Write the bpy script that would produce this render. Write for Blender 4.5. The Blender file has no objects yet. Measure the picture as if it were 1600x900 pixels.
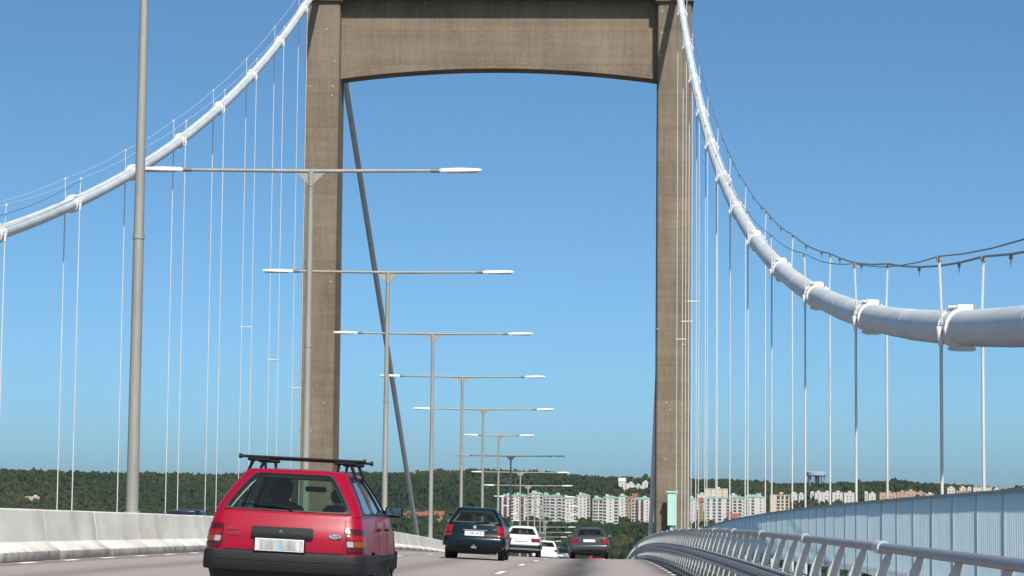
import bpy, bmesh, math, random
import numpy as np
from mathutils import Vector, Matrix, Euler
random.seed(7); rng = np.random.default_rng(11)
SC = bpy.context.scene
COL = SC.collection
R_ = math.radians

# ------------------------------------------------------------------ camera
EYE = 1.2
HAZE = 1.7e-5
F_PX, PITCH, YAW, ROLL = 3700.0, 0.08958, 0.04022, 0.0098
cam_d = bpy.data.cameras.new('Camera'); cam = bpy.data.objects.new('camera', cam_d); COL.objects.link(cam)
cam_d.sensor_width = 36.0; cam_d.lens = F_PX * 36.0 / 1600.0
cam_d.clip_start = 0.5; cam_d.clip_end = 20000
cy, sy, cp, sp = math.cos(YAW), math.sin(YAW), math.cos(PITCH), math.sin(PITCH)
_f = Vector((-sy*cp, cy*cp, sp)); _u = Vector((sy*sp, -cy*sp, cp)); _r = Vector((cy, sy, 0))
cr, sr = math.cos(ROLL), math.sin(ROLL)
_r2 = cr*_r + sr*_u; _u2 = cr*_u - sr*_r
M = Matrix((_r2, _u2, -_f)).transposed().to_4x4(); M.translation = Vector((0, 0, EYE))
cam.matrix_world = M
SC.camera = cam

# ------------------------------------------------------------------ sky and sun
SUN_TO = Vector((0.325, -1.0, 1.17)).normalized()          # towards the sun: behind the camera, a little to its right
SUN_EL = math.asin(SUN_TO.z); SUN_AZ = math.atan2(SUN_TO.x, SUN_TO.y)
world = bpy.data.worlds.new('World'); SC.world = world; world.use_nodes = True
nt = world.node_tree; bg = nt.nodes['Background']
sky = nt.nodes.new('ShaderNodeTexSky'); sky.sky_type = 'NISHITA'; sky.sun_disc = False
sky.sun_elevation = SUN_EL; sky.sun_rotation = SUN_AZ
sky.altitude = 0; sky.air_density = 0.45; sky.dust_density = 1.15; sky.ozone_density = 10.0
tint = nt.nodes.new('ShaderNodeVectorMath'); tint.operation = 'MULTIPLY'; tint.inputs[1].default_value = (0.92, 1.03, 0.82)   # one even white balance for the whole sky
nt.links.new(sky.outputs[0], tint.inputs[0]); nt.links.new(tint.outputs[0], bg.inputs[0]); bg.inputs[1].default_value = 0.15
sun_d = bpy.data.lights.new('Sun', 'SUN'); sun = bpy.data.objects.new('sun', sun_d); COL.objects.link(sun)
sun_d.energy = 5.0; sun_d.angle = R_(0.53); sun_d.color = (1.0, 0.95, 0.87)
sun.rotation_euler = (-SUN_TO).to_track_quat('-Z', 'Y').to_euler()
SC.view_settings.view_transform = 'Standard'; SC.view_settings.look = 'None'
SC.view_settings.exposure = 0.24; SC.view_settings.gamma = 1.0; SC.view_settings.use_curve_mapping = False

# ------------------------------------------------------------------ materials
MATS = {}
def mat(name, col, rough=0.6, metal=0.0, var=0.0, scale=3.0, bump=0.0, stretch=(1, 1, 1), spec=0.5, coat=0.0, bscale=None, detail=5):
    m = bpy.data.materials.new(name); m.use_nodes = True
    n = m.node_tree.nodes; l = m.node_tree.links; b = n['Principled BSDF']
    b.inputs['Base Color'].default_value = (*col, 1); b.inputs['Roughness'].default_value = rough
    b.inputs['Metallic'].default_value = metal; b.inputs['Specular IOR Level'].default_value = spec
    b.inputs['Coat Weight'].default_value = coat; b.inputs['Coat Roughness'].default_value = 0.06
    if var or bump:
        g = n.new('ShaderNodeNewGeometry'); mp = n.new('ShaderNodeMapping'); mp.inputs['Scale'].default_value = stretch
        l.new(g.outputs['Position'], mp.inputs[0])
        t = n.new('ShaderNodeTexNoise'); t.inputs['Scale'].default_value = scale; t.inputs['Detail'].default_value = detail
        t.inputs['Roughness'].default_value = 0.65
        l.new(mp.outputs[0], t.inputs['Vector'])
        if var:
            mr = n.new('ShaderNodeMapRange'); mr.inputs[1].default_value = 0.25; mr.inputs[2].default_value = 0.75
            mr.inputs[3].default_value = 1 - var; mr.inputs[4].default_value = 1 + var
            l.new(t.outputs[0], mr.inputs[0])
            vm = n.new('ShaderNodeVectorMath'); vm.operation = 'SCALE'; vm.inputs[0].default_value = col
            l.new(mr.outputs[0], vm.inputs['Scale']); l.new(vm.outputs[0], b.inputs['Base Color'])
        if bump:
            t2 = t
            if bscale:
                t2 = n.new('ShaderNodeTexNoise'); t2.inputs['Scale'].default_value = bscale; t2.inputs['Detail'].default_value = 4
                l.new(mp.outputs[0], t2.inputs['Vector'])
            bp = n.new('ShaderNodeBump'); bp.inputs['Strength'].default_value = bump; bp.inputs['Distance'].default_value = 0.02
            l.new(t2.outputs[0], bp.inputs['Height']); l.new(bp.outputs[0], b.inputs['Normal'])
    MATS[name] = m
    return m
def nodes(m): return m.node_tree.nodes, m.node_tree.links
def N(m, typ, **kw):
    nd = m.node_tree.nodes.new(typ)
    for k, v in kw.items(): setattr(nd, k, v)
    return nd
def math_node(m, op, a, b=None):
    nd = N(m, 'ShaderNodeMath', operation=op)
    for i, v in enumerate((a, b)):
        if v is None: continue
        if isinstance(v, (int, float)): nd.inputs[i].default_value = v
        else: m.node_tree.links.new(v, nd.inputs[i])
    return nd.outputs[0]

# paint on steel
M_cable = mat('cable_paint', (0.53, 0.565, 0.585), 0.5, var=0.22, scale=1.1, bump=0.05, stretch=(2.2, .35, 2.2), bscale=30)
M_band = mat('cable_band_paint', (0.72, 0.73, 0.72), 0.5, var=0.16, scale=3)
M_rope = mat('hanger_paint', (0.56, 0.56, 0.53), 0.5, var=0.16, scale=2.5, stretch=(1, 1, .3))
M_wire = mat('hand_rope_steel', (0.16, 0.17, 0.18), 0.5, metal=0.3)
M_galv = mat('galvanised_pole', (0.29, 0.285, 0.25), 0.55, metal=0.15, var=0.18, scale=2.0, stretch=(1, 1, .25))
M_lamphead = mat('lamp_head_shell', (0.62, 0.62, 0.60), 0.4, var=0.04, scale=5)
M_lampglass = mat('lamp_head_lens', (0.45, 0.47, 0.47), 0.15)
M_railpaint = mat('rail_paint', (0.22, 0.24, 0.262), 0.45, metal=0.1, var=0.12, scale=3.0)
M_bracket = mat('bracket_galvanised', (0.43, 0.44, 0.42), 0.55, var=0.14, scale=4.0)
M_beam = mat('guard_beam_steel', (0.34, 0.36, 0.37), 0.5, metal=0.3, var=0.2, scale=2.5)
M_white_line = mat('road_paint', (0.78, 0.78, 0.75), 0.7, var=0.12, scale=9.0)
M_mint = mat('mint_paint', (0.36, 0.60, 0.50), 0.5, var=0.05, scale=2)
M_dark = mat('dark_void', (0.015, 0.016, 0.018), 0.8)
M_black = mat('black_plastic', (0.010, 0.010, 0.011), 0.55, spec=.2, var=0.15, scale=12)
M_bumper = mat('bumper_plastic', (0.016, 0.017, 0.018), 0.6, spec=.2, var=0.2, scale=6)
M_tyre = mat('tyre_rubber', (0.018, 0.018, 0.018), 0.85, var=0.2, scale=10)
M_rim = mat('wheel_steel', (0.32, 0.33, 0.34), 0.4, metal=0.6)
M_chrome = mat('bright_trim', (0.75, 0.76, 0.77), 0.18, metal=0.9)
M_plate = mat('plate_white', (0.74, 0.75, 0.72), 0.4)
M_ink = mat('plate_ink', (0.03, 0.03, 0.03), 0.5)
M_seat = mat('seat_cloth', (0.06, 0.06, 0.064), 0.9)
M_inner = mat('interior_trim', (0.13, 0.13, 0.125), 0.8)
M_liner = mat('headliner', (0.52, 0.51, 0.48), 0.9)
M_red_lens = mat('red_lens', (0.27, 0.004, 0.010), 0.2, coat=0.2)
M_dred_lens = mat('smoked_red_lens', (0.07, 0.005, 0.009), 0.2, coat=0.2)
M_orange_lens = mat('orange_lens', (0.26, 0.05, 0.007), 0.2, coat=0.2)
M_clear_lens = mat('clear_lens', (0.32, 0.31, 0.30), 0.2, coat=0.2)
M_mirror = mat('mirror_glass', (0.22, 0.27, 0.30), 0.12, metal=1.0)
M_badge = mat('badge_grey', (0.16, 0.17, 0.17), 0.35, metal=0.5)
M_rubber = mat('window_rubber', (0.02, 0.021, 0.022), 0.55)

def car_paint(name, col, rough=0.32, metal=0.0, coat=0.6):
    m = mat(name, col, rough, metal, var=0.05, scale=1.5, coat=coat, spec=.25)
    return m
M_red = car_paint('red_car_paint', (0.275, 0.0015, 0.020), 0.36, 0.0, 0.2)
M_teal = car_paint('dark_teal_paint', (0.002, 0.009, 0.015), 0.25, 0.0, 0.3)
M_carwhite = car_paint('white_car_paint', (0.72, 0.73, 0.73), 0.35)
M_grey = car_paint('grey_metallic_paint', (0.065, 0.070, 0.073), 0.28, 0.4, .3)
M_navy = car_paint('navy_paint', (0.012, 0.022, 0.06), 0.3, 0.2)
M_red2 = car_paint('bright_red_paint', (0.62, 0.015, 0.015), 0.35)

def glass_mat(name, tint, gloss=0.12):
    m = bpy.data.materials.new(name); m.use_nodes = True; n, l = nodes(m); n.clear()
    out = N(m, 'ShaderNodeOutputMaterial'); tr = N(m, 'ShaderNodeBsdfTransparent'); gl = N(m, 'ShaderNodeBsdfGlossy')
    tr.inputs[0].default_value = (*tint, 1); gl.inputs['Roughness'].default_value = 0.03; gl.inputs[0].default_value = (.9, .95, 1, 1)
    lw = N(m, 'ShaderNodeLayerWeight'); fr5 = math_node(m, 'MULTIPLY', math_node(m, 'POWER', lw.outputs['Facing'], 5.0), .9)
    mx = N(m, 'ShaderNodeMixShader'); a = math_node(m, 'ADD', fr5, .04+gloss)
    df = N(m, 'ShaderNodeBsdfDiffuse'); df.inputs[0].default_value = (.35, .36, .34, 1); mz = N(m, 'ShaderNodeMixShader'); mz.inputs[0].default_value = .022
    l.new(tr.outputs[0], mz.inputs[1]); l.new(df.outputs[0], mz.inputs[2])
    l.new(a, mx.inputs[0]); l.new(mz.outputs[0], mx.inputs[1]); l.new(gl.outputs[0], mx.inputs[2]); l.new(mx.outputs[0], out.inputs[0])
    return m
M_glass = glass_mat('car_glass', (0.58, 0.70, 0.64), 0.0)
M_glass_dark = glass_mat('tinted_car_glass', (0.50, 0.58, 0.57), 0.0)

# concrete of the tower: board-marked, with pour lines
def tower_concrete():
    m = bpy.data.materials.new('tower_concrete'); m.use_nodes = True; n, l = nodes(m); b = n['Principled BSDF']
    b.inputs['Roughness'].default_value = 0.9; b.inputs['Specular IOR Level'].default_value = 0.2
    g = N(m, 'ShaderNodeNewGeometry')
    def noise(sc, scale, det=4):
        mp = N(m, 'ShaderNodeMapping'); mp.inputs['Scale'].default_value = sc; l.new(g.outputs['Position'], mp.inputs[0])
        t = N(m, 'ShaderNodeTexNoise'); t.inputs['Scale'].default_value = scale; t.inputs['Detail'].default_value = det; l.new(mp.outputs[0], t.inputs['Vector'])
        return t.outputs[0]
    boards = noise((5.0, 5.0, 0.35), 1.0, 4); pours = noise((.05, .05, 1.0), 1.6, 5); big = noise((1, 1, .28), .42, 6); fine = noise((1, 1, 1), 5, 5)
    s = math_node(m, 'ADD', math_node(m, 'MULTIPLY', boards, .22), math_node(m, 'MULTIPLY', pours, .24))
    s = math_node(m, 'ADD', s, math_node(m, 'MULTIPLY', big, .40)); s = math_node(m, 'ADD', s, math_node(m, 'MULTIPLY', fine, .26))
    mr = N(m, 'ShaderNodeMapRange'); mr.inputs[1].default_value = .36; mr.inputs[2].default_value = .76; l.new(s, mr.inputs[0])
    rp = N(m, 'ShaderNodeValToRGB'); rp.color_ramp.elements[0].color = (.112, .086, .062, 1); rp.color_ramp.elements[1].color = (.258, .203, .146, 1)
    # pour joints every 2.9 m: a thin darker line with a slightly different lift above it
    sx = N(m, 'ShaderNodeSeparateXYZ'); l.new(g.outputs['Position'], sx.inputs[0])
    zz = math_node(m, 'DIVIDE', math_node(m, 'ADD', sx.outputs[2], 100.3), 2.9); fr = math_node(m, 'FRACT', zz); fl = math_node(m, 'FLOOR', zz)
    line = math_node(m, 'LESS_THAN', fr, .03); wn = N(m, 'ShaderNodeTexWhiteNoise', noise_dimensions='1D'); l.new(fl, wn.inputs['W'])
    k = math_node(m, 'SUBTRACT', math_node(m, 'ADD', .93, math_node(m, 'MULTIPLY', wn.outputs[0], .14)), math_node(m, 'MULTIPLY', line, .16))
    l.new(mr.outputs[0], rp.inputs[0]); vs = N(m, 'ShaderNodeVectorMath', operation='SCALE'); l.new(rp.outputs[0], vs.inputs[0]); l.new(k, vs.inputs['Scale']); l.new(vs.outputs[0], b.inputs['Base Color'])
    bp = N(m, 'ShaderNodeBump'); bp.inputs['Strength'].default_value = .3; bp.inputs['Distance'].default_value = .03
    l.new(boards, bp.inputs['Height']); l.new(bp.outputs[0], b.inputs['Normal'])
    return m
M_tower = tower_concrete()

def barrier_concrete():
    m = bpy.data.materials.new('barrier_concrete'); m.use_nodes = True; n, l = nodes(m); b = n['Principled BSDF']
    b.inputs['Roughness'].default_value = 0.85; b.inputs['Specular IOR Level'].default_value = 0.25
    g = N(m, 'ShaderNodeNewGeometry')
    def noise(sc, scale, det=4):
        mp = N(m, 'ShaderNodeMapping'); mp.inputs['Scale'].default_value = sc; l.new(g.outputs['Position'], mp.inputs[0])
        t = N(m, 'ShaderNodeTexNoise'); t.inputs['Scale'].default_value = scale; t.inputs['Detail'].default_value = det; l.new(mp.outputs[0], t.inputs['Vector'])
        return t.outputs[0]
    drip = noise((1, .9, .35), 1.1, 5); blot = noise((1, .5, 1), 1.6, 5); fine = noise((1, 1, 1), 14, 4)
    rp = N(m, 'ShaderNodeValToRGB'); e = rp.color_ramp.elements
    e[0].position = .48; e[0].color = (.66, .645, .595, 1); e[1].position = .86; e[1].color = (.47, .41, .34, 1)
    l.new(drip, rp.inputs[0])
    rp2 = N(m, 'ShaderNodeValToRGB'); e = rp2.color_ramp.elements
    e[0].position = .3; e[0].color = (.84, .82, .80, 1); e[1].position = .65; e[1].color = (1.05, 1.05, 1.04, 1); l.new(blot, rp2.inputs[0])
    mx = N(m, 'ShaderNodeMix', data_type='RGBA', blend_type='MULTIPLY'); mx.inputs[0].default_value = 1
    l.new(rp.outputs[0], mx.inputs[6]); l.new(rp2.outputs[0], mx.inputs[7]); tc = N(m, 'ShaderNodeTexCoord'); sz = N(m, 'ShaderNodeSeparateXYZ'); l.new(tc.outputs['Object'], sz.inputs[0])
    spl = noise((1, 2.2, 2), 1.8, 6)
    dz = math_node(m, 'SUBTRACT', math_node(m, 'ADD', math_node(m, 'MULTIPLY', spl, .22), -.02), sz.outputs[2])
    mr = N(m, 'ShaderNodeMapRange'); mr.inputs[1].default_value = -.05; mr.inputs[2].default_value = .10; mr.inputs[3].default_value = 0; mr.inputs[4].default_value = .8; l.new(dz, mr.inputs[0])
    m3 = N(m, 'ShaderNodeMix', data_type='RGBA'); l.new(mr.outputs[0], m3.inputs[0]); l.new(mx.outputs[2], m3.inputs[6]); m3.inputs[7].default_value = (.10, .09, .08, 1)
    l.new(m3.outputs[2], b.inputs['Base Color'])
    bp = N(m, 'ShaderNodeBump'); bp.inputs['Strength'].default_value = .25; bp.inputs['Distance'].default_value = .01; l.new(fine, bp.inputs['Height']); l.new(bp.outputs[0], b.inputs['Normal'])
    return m
M_barrier = barrier_concrete()

def asphalt():
    m = bpy.data.materials.new('road_asphalt'); m.use_nodes = True; n, l = nodes(m); b = n['Principled BSDF']
    b.inputs['Roughness'].default_value = 0.88; b.inputs['Specular IOR Level'].default_value = 0.22
    g = N(m, 'ShaderNodeNewGeometry'); sx = N(m, 'ShaderNodeSeparateXYZ'); l.new(g.outputs['Position'], sx.inputs[0])
    wob = N(m, 'ShaderNodeTexNoise'); mp = N(m, 'ShaderNodeMapping'); mp.inputs['Scale'].default_value = (.4, .07, 1); l.new(g.outputs['Position'], mp.inputs[0]); l.new(mp.outputs[0], wob.inputs['Vector']); wob.inputs['Scale'].default_value = 1.5
    xx = math_node(m, 'ADD', sx.outputs[0], math_node(m, 'MULTIPLY', math_node(m, 'SUBTRACT', wob.outputs[0], .5), .5))
    tot = None
    # oil drip lines between the wheel tracks, tar along the edges
    for c, w, a in ((-.72, .50, .95), (-3.9, .40, .40), (-7.25, .36, .42), (-8.72, .20, .60), (1.42, .36, .85), (-2.08, .18, .22), (-5.6, .22, .30), (-12.0, .4, .4), (-15.3, .4, .4), (-18.5, .4, .4)):
        d = math_node(m, 'DIVIDE', math_node(m, 'SUBTRACT', xx, c), w)
        e = math_node(m, 'EXPONENT', math_node(m, 'MULTIPLY', math_node(m, 'MULTIPLY', d, d), -1.0))
        e = math_node(m, 'MULTIPLY', e, a)
        tot = e if tot is None else math_node(m, 'ADD', tot, e)
    pat = N(m, 'ShaderNodeTexNoise'); mp2 = N(m, 'ShaderNodeMapping'); mp2.inputs['Scale'].default_value = (1, .12, 1); l.new(g.outputs['Position'], mp2.inputs[0]); l.new(mp2.outputs[0], pat.inputs['Vector']); pat.inputs['Scale'].default_value = 1.2; pat.inputs['Detail'].default_value = 6
    tot = math_node(m, 'MULTIPLY', tot, math_node(m, 'ADD', math_node(m, 'MULTIPLY', pat.outputs[0], .9), .5))
    fine = N(m, 'ShaderNodeTexNoise'); fine.inputs['Scale'].default_value = 45; fine.inputs['Detail'].default_value = 3; l.new(g.outputs['Position'], fine.inputs['Vector'])
    cl = N(m, 'ShaderNodeClamp'); l.new(tot, cl.inputs[0])
    mx = N(m, 'ShaderNodeMix', data_type='RGBA'); l.new(cl.outputs[0], mx.inputs[0])
    mx.inputs[6].default_value = (.305, .258, .248, 1); mx.inputs[7].default_value = (.065, .062, .066, 1)
    k = math_node(m, 'ADD', math_node(m, 'MULTIPLY', fine.outputs[0], .35), math_node(m, 'ADD', math_node(m, 'MULTIPLY', pat.outputs[0], .30), .68))
    vm = N(m, 'ShaderNodeVectorMath', operation='SCALE'); l.new(mx.outputs[2], vm.inputs[0]); l.new(k, vm.inputs['Scale']); l.new(vm.outputs[0], b.inputs['Base Color'])
    bp = N(m, 'ShaderNodeBump'); bp.inputs['Strength'].default_value = .3; bp.inputs['Distance'].default_value = .008; l.new(fine.outputs[0], bp.inputs['Height']); l.new(bp.outputs[0], b.inputs['Normal'])
    return m
M_road = asphalt()
M_foot = mat('footway_asphalt', (0.20, 0.115, 0.095), 0.9, var=0.25, scale=6, bump=.3)
M_kerb = mat('kerb_stone', (0.30, 0.29, 0.28), 0.85, var=0.25, scale=3)

def sheet_mat():
    m = bpy.data.materials.new('translucent_sheet'); m.use_nodes = True; n, l = nodes(m); n.clear()
    out = N(m, 'ShaderNodeOutputMaterial'); d = N(m, 'ShaderNodeBsdfDiffuse'); t = N(m, 'ShaderNodeBsdfTranslucent')
    g = N(m, 'ShaderNodeNewGeometry'); mp = N(m, 'ShaderNodeMapping'); mp.inputs['Scale'].default_value = (1, 3, .35); l.new(g.outputs['Position'], mp.inputs[0])
    ns = N(m, 'ShaderNodeTexNoise'); ns.inputs['Scale'].default_value = 2; ns.inputs['Detail'].default_value = 5; l.new(mp.outputs[0], ns.inputs['Vector'])
    rp = N(m, 'ShaderNodeValToRGB'); e = rp.color_ramp.elements; e[0].position = .3; e[0].color = (.74, .93, .97, 1); e[1].position = .7; e[1].color = (.86, .98, 1.0, 1)
    l.new(ns.outputs[0], rp.inputs[0]); l.new(rp.outputs[0], t.inputs[0])
    hs = N(m, 'ShaderNodeVectorMath', operation='SCALE'); hs.inputs['Scale'].default_value = .8; l.new(rp.outputs[0], hs.inputs[0]); l.new(hs.outputs[0], d.inputs[0])
    mx = N(m, 'ShaderNodeMixShader'); mx.inputs[0].default_value = .95; l.new(d.outputs[0], mx.inputs[1]); l.new(t.outputs[0], mx.inputs[2])
    gl = N(m, 'ShaderNodeBsdfGlossy'); gl.inputs['Roughness'].default_value = .35
    mx2 = N(m, 'ShaderNodeMixShader'); mx2.inputs[0].default_value = .05; l.new(mx.outputs[0], mx2.inputs[1]); l.new(gl.outputs[0], mx2.inputs[2])
    l.new(mx2.outputs[0], out.inputs[0])
    return m
M_sheet = sheet_mat()
M_fencejoint = mat('fence_joint_paint', (0.38, 0.50, 0.56), 0.5, var=.1, scale=3)
M_fencecap = mat('fence_rail_paint', (0.22, 0.27, 0.31), 0.5, var=.1, scale=3)

M_leaf = None
def foliage(name, c0, c1, c2):
    m = bpy.data.materials.new(name); m.use_nodes = True; n, l = nodes(m); b = n['Principled BSDF']
    b.inputs['Roughness'].default_value = 0.8; b.inputs['Specular IOR Level'].default_value = 0.15
    a = N(m, 'ShaderNodeAttribute'); a.attribute_name = 'tint'
    g = N(m, 'ShaderNodeNewGeometry'); t = N(m, 'ShaderNodeTexNoise'); t.inputs['Scale'].default_value = .35; t.inputs['Detail'].default_value = 6; l.new(g.outputs['Position'], t.inputs['Vector'])
    s = math_node(m, 'ADD', math_node(m, 'MULTIPLY', a.outputs['Fac'], .62), math_node(m, 'MULTIPLY', t.outputs[0], .42))
    rp = N(m, 'ShaderNodeValToRGB'); e = rp.color_ramp.elements; e[0].position = .12; e[0].color = (*c0, 1); e[1].position = .95; e[1].color = (*c2, 1)
    x = e.new(.52); x.color = (*c1, 1)
    l.new(s, rp.inputs[0]); l.new(rp.outputs[0], b.inputs['Base Color'])
    return m
M_forest = foliage('forest_leaves', (.008, .019, .009), (.020, .034, .012), (.054, .049, .018))
M_land = mat('land_undergrowth', (.035, .045, .018), .95, var=.4, scale=.02)
M_water = mat('river_water', (.012, .030, .035), .12, var=.1, scale=.05, bump=.15, bscale=.4)

# ------------------------------------------------------------------ mesh helpers
class MB:
    def __init__(s): s.v = []; s.f = []; s.mi = []; s.cur = 0
    def add(s, V, F):
        o = len(s.v); s.v += [tuple(p) for p in V]; s.f += [tuple(i+o for i in f) for f in F]; s.mi += [s.cur]*len(F)
    def box(s, c, d, rot=None, bev=0.0):
        x, y, z = d[0]/2, d[1]/2, d[2]/2
        if bev:
            V = []; F = []
            b = min(bev, x*.9, y*.9, z*.9)
            for zz, ins in ((-z, b), (-z+b, 0), (z-b, 0), (z, b)):
                X, Y = x-ins, y-ins
                for (px, py) in ((-X+b*(ins == 0), -Y), (X-b*(ins == 0), -Y), (X, -Y+b*(ins == 0)), (X, Y-b*(ins == 0)), (X-b*(ins == 0), Y), (-X+b*(ins == 0), Y), (-X, Y-b*(ins == 0)), (-X, -Y+b*(ins == 0))):
                    V.append((px, py, zz))
            for k in range(3):
                for i in range(8): F.append((k*8+i, k*8+(i+1) % 8, k*8+8+(i+1) % 8, k*8+8+i))
            F.append(tuple(range(7, -1, -1))); F.append(tuple(range(24, 32)))
        else:
            V = [(-x, -y, -z), (x, -y, -z), (x, y, -z), (-x, y, -z), (-x, -y, z), (x, -y, z), (x, y, z), (-x, y, z)]
            F = [(3, 2, 1, 0), (4, 5, 6, 7), (0, 1, 5, 4), (1, 2, 6, 5), (2, 3, 7, 6), (3, 0, 4, 7)]
        m = rot if rot is not None else Matrix.Identity(3)
        c = Vector(c); s.add([c + m @ Vector(v) for v in V], F); return s
    def tube(s, pts, r, n=8, caps=True):
        pts = [Vector(p) for p in pts]; rs = r if isinstance(r, (list, tuple)) else [r]*len(pts)
        V = []; F = []; prev = None
        for i, p in enumerate(pts):
            t = (pts[min(i+1, len(pts)-1)] - pts[max(i-1, 0)]).normalized()
            a = Vector((0, 0, 1)) if abs(t.z) < .9 else Vector((0, 1, 0))
            if prev is not None: a = prev
            u = (a - t*a.dot(t)).normalized(); w = t.cross(u); prev = u
            for k in range(n):
                an = 2*math.pi*k/n; V.append(p + rs[i]*(u*math.cos(an) + w*math.sin(an)))
        for i in range(len(pts)-1):
            for k in range(n): F.append((i*n+k, i*n+(k+1) % n, i*n+n+(k+1) % n, i*n+n+k))
        if caps: F.append(tuple(range(n-1, -1, -1))); F.append(tuple(range((len(pts)-1)*n, len(pts)*n)))
        s.add(V, F); return s
    def prism(s, poly, vec):
        n = len(poly); P = [Vector(p) for p in poly]; vec = Vector(vec)
        V = P + [p+vec for p in P]
        F = [tuple(range(n-1, -1, -1)), tuple(range(n, 2*n))] + [(i, (i+1) % n, n+(i+1) % n, n+i) for i in range(n)]
        s.add(V, F); return s
    def loft(s, rows, closed=False, caps=False):
        n = len(rows[0]); V = [p for r in rows for p in r]; F = []
        m = n if closed else n-1
        for i in range(len(rows)-1):
            for k in range(m): F.append((i*n+k, i*n+(k+1) % n, i*n+n+(k+1) % n, i*n+n+k))
        if caps: F.append(tuple(range(n-1, -1, -1))); F.append(tuple(range((len(rows)-1)*n, len(rows)*n)))
        s.add(V, F); return s
    def mesh(s, name, mats, smooth=None, fixn=True):
        me = bpy.data.meshes.new(name); me.from_pydata([tuple(v) for v in s.v], [], s.f)
        for m in (mats if isinstance(mats, (list, tuple)) else [mats]):
            if m: me.materials.append(m)
        if any(s.mi): me.polygons.foreach_set('material_index', s.mi)
        if fixn:
            bm = bmesh.new(); bm.from_mesh(me); bmesh.ops.recalc_face_normals(bm, faces=bm.faces); bm.to_mesh(me); bm.free()
        if smooth is not None:
            me.polygons.foreach_set('use_smooth', [True]*len(me.polygons)); me.set_sharp_from_angle(angle=R_(smooth))
        me.update(); return me
    def build(s, name, mats, parent=None, smooth=None, loc=None, rot=None, fixn=True):
        return place(name, s.mesh(name, mats, smooth, fixn), parent, loc, rot)
def place(name, me, parent=None, loc=None, rot=None):
    o = bpy.data.objects.new(name, me); COL.objects.link(o); o.parent = parent
    if loc is not None: o.location = loc
    if rot is not None: o.rotation_euler = rot
    return o
def tag(o, label=None, cat=None, group=None, kind=None):
    if label: o['label'] = label
    if cat: o['category'] = cat
    if group: o['group'] = group
    if kind: o['kind'] = kind
    return o
def empty(name, loc=(0, 0, 0), rot=(0, 0, 0)):
    o = bpy.data.objects.new(name, None); COL.objects.link(o); o.location = loc; o.rotation_euler = rot; o.empty_display_size = .2
    return o
def text_mesh(s, size, extrude, align='CENTER'):
    c = bpy.data.curves.new('lettering', 'FONT'); c.body = s; c.size = size; c.extrude = extrude; c.align_x = align; c.align_y = 'CENTER'
    o = bpy.data.objects.new('lettering_source', c); COL.objects.link(o)
    me = bpy.data.meshes.new_from_object(o.evaluated_get(bpy.context.evaluated_depsgraph_get()))
    bpy.data.objects.remove(o); bpy.data.curves.remove(c); return me
ORD = 'first second third fourth fifth sixth seventh eighth ninth tenth eleventh twelfth thirteenth fourteenth fifteenth sixteenth seventeenth eighteenth nineteenth twentieth'.split()

# ------------------------------------------------------------------ bridge geometry
RAD, G0, YG = 4355.6, -0.00151, 215.0
def deck_z(Y):
    if Y <= YG: return G0*Y - Y*Y/2/RAD
    return G0*YG - YG*YG/2/RAD - 0.0480*(Y-YG)
def deck_sl(Y): return G0 - Y/RAD if Y <= YG else -0.0480
def bend(Y): return 0.0 if Y < 350 else -(Y-350)**2/2/2445.0
MED = -9.58
def cs(X):
    if X < MED: X = 2*MED - X
    return .10 if X > -2 else .10 + .042*(-2-X)
def ground(X, Y): return Vector((X + bend(Y), Y, deck_z(Y) + cs(X)))
Y0, Y1 = -45.0, 560.0
YS = list(np.arange(Y0, 240, 5.0)) + list(np.arange(240, Y1+1, 10.0))
RIGHT_EDGE = 1.60

# road slab: one closed section swept along the bridge
SEC = [(RIGHT_EDGE, cs(1)), (0.5, cs(.5)), (-2, cs(-2)), (-5.5, cs(-5.5)), (MED+.3, cs(MED+.3)), (MED-.3, cs(MED-.3)), (-13.6, cs(-13.6)), (-17.16, cs(-17.16)), (2*MED-1.6, .10)]
mb = MB(); rows = []
for Y in YS:
    r = [(x+bend(Y), Y, deck_z(Y)+z) for x, z in SEC]
    r += [(2*MED-4.3+bend(Y), Y, deck_z(Y)+.16), (2*MED-4.3+bend(Y), Y, deck_z(Y)-.6), (2*MED+3+bend(Y), Y, deck_z(Y)-2.6), (-3+bend(Y), Y, deck_z(Y)-2.6), (RIGHT_EDGE+bend(Y), Y, deck_z(Y)-.6)]
    rows.append(r)
mb.loft(rows, closed=True, caps=True)
road = mb.build('road', M_road); tag(road, 'pinkish grey asphalt road with dark oil streaks running over the bridge', None, None, 'structure')
# kerb + footway
mb = MB(); rows = []
for Y in YS:
    z = deck_z(Y); b = bend(Y)
    rows.append([(RIGHT_EDGE+.004+b, Y, z-.3), (RIGHT_EDGE+.004+b, Y, z+.17), (RIGHT_EDGE+.03+b, Y, z+.20), (RIGHT_EDGE+.28+b, Y, z+.20), (RIGHT_EDGE+.28+b, Y, z-.3)])
mb.loft(rows, closed=True, caps=True); k = mb.build('kerb', M_kerb); tag(k, kind='structure')
mb = MB(); rows = []
for Y in YS:
    z = deck_z(Y); b = bend(Y)
    rows.append([(RIGHT_EDGE+.285+b, Y, z-.45), (RIGHT_EDGE+.285+b, Y, z+.16), (4.02+b, Y, z+.13), (4.02+b, Y, z-.45)])
mb.loft(rows, closed=True, caps=True); k = mb.build('footpath', M_foot); tag(k, kind='structure')

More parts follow.
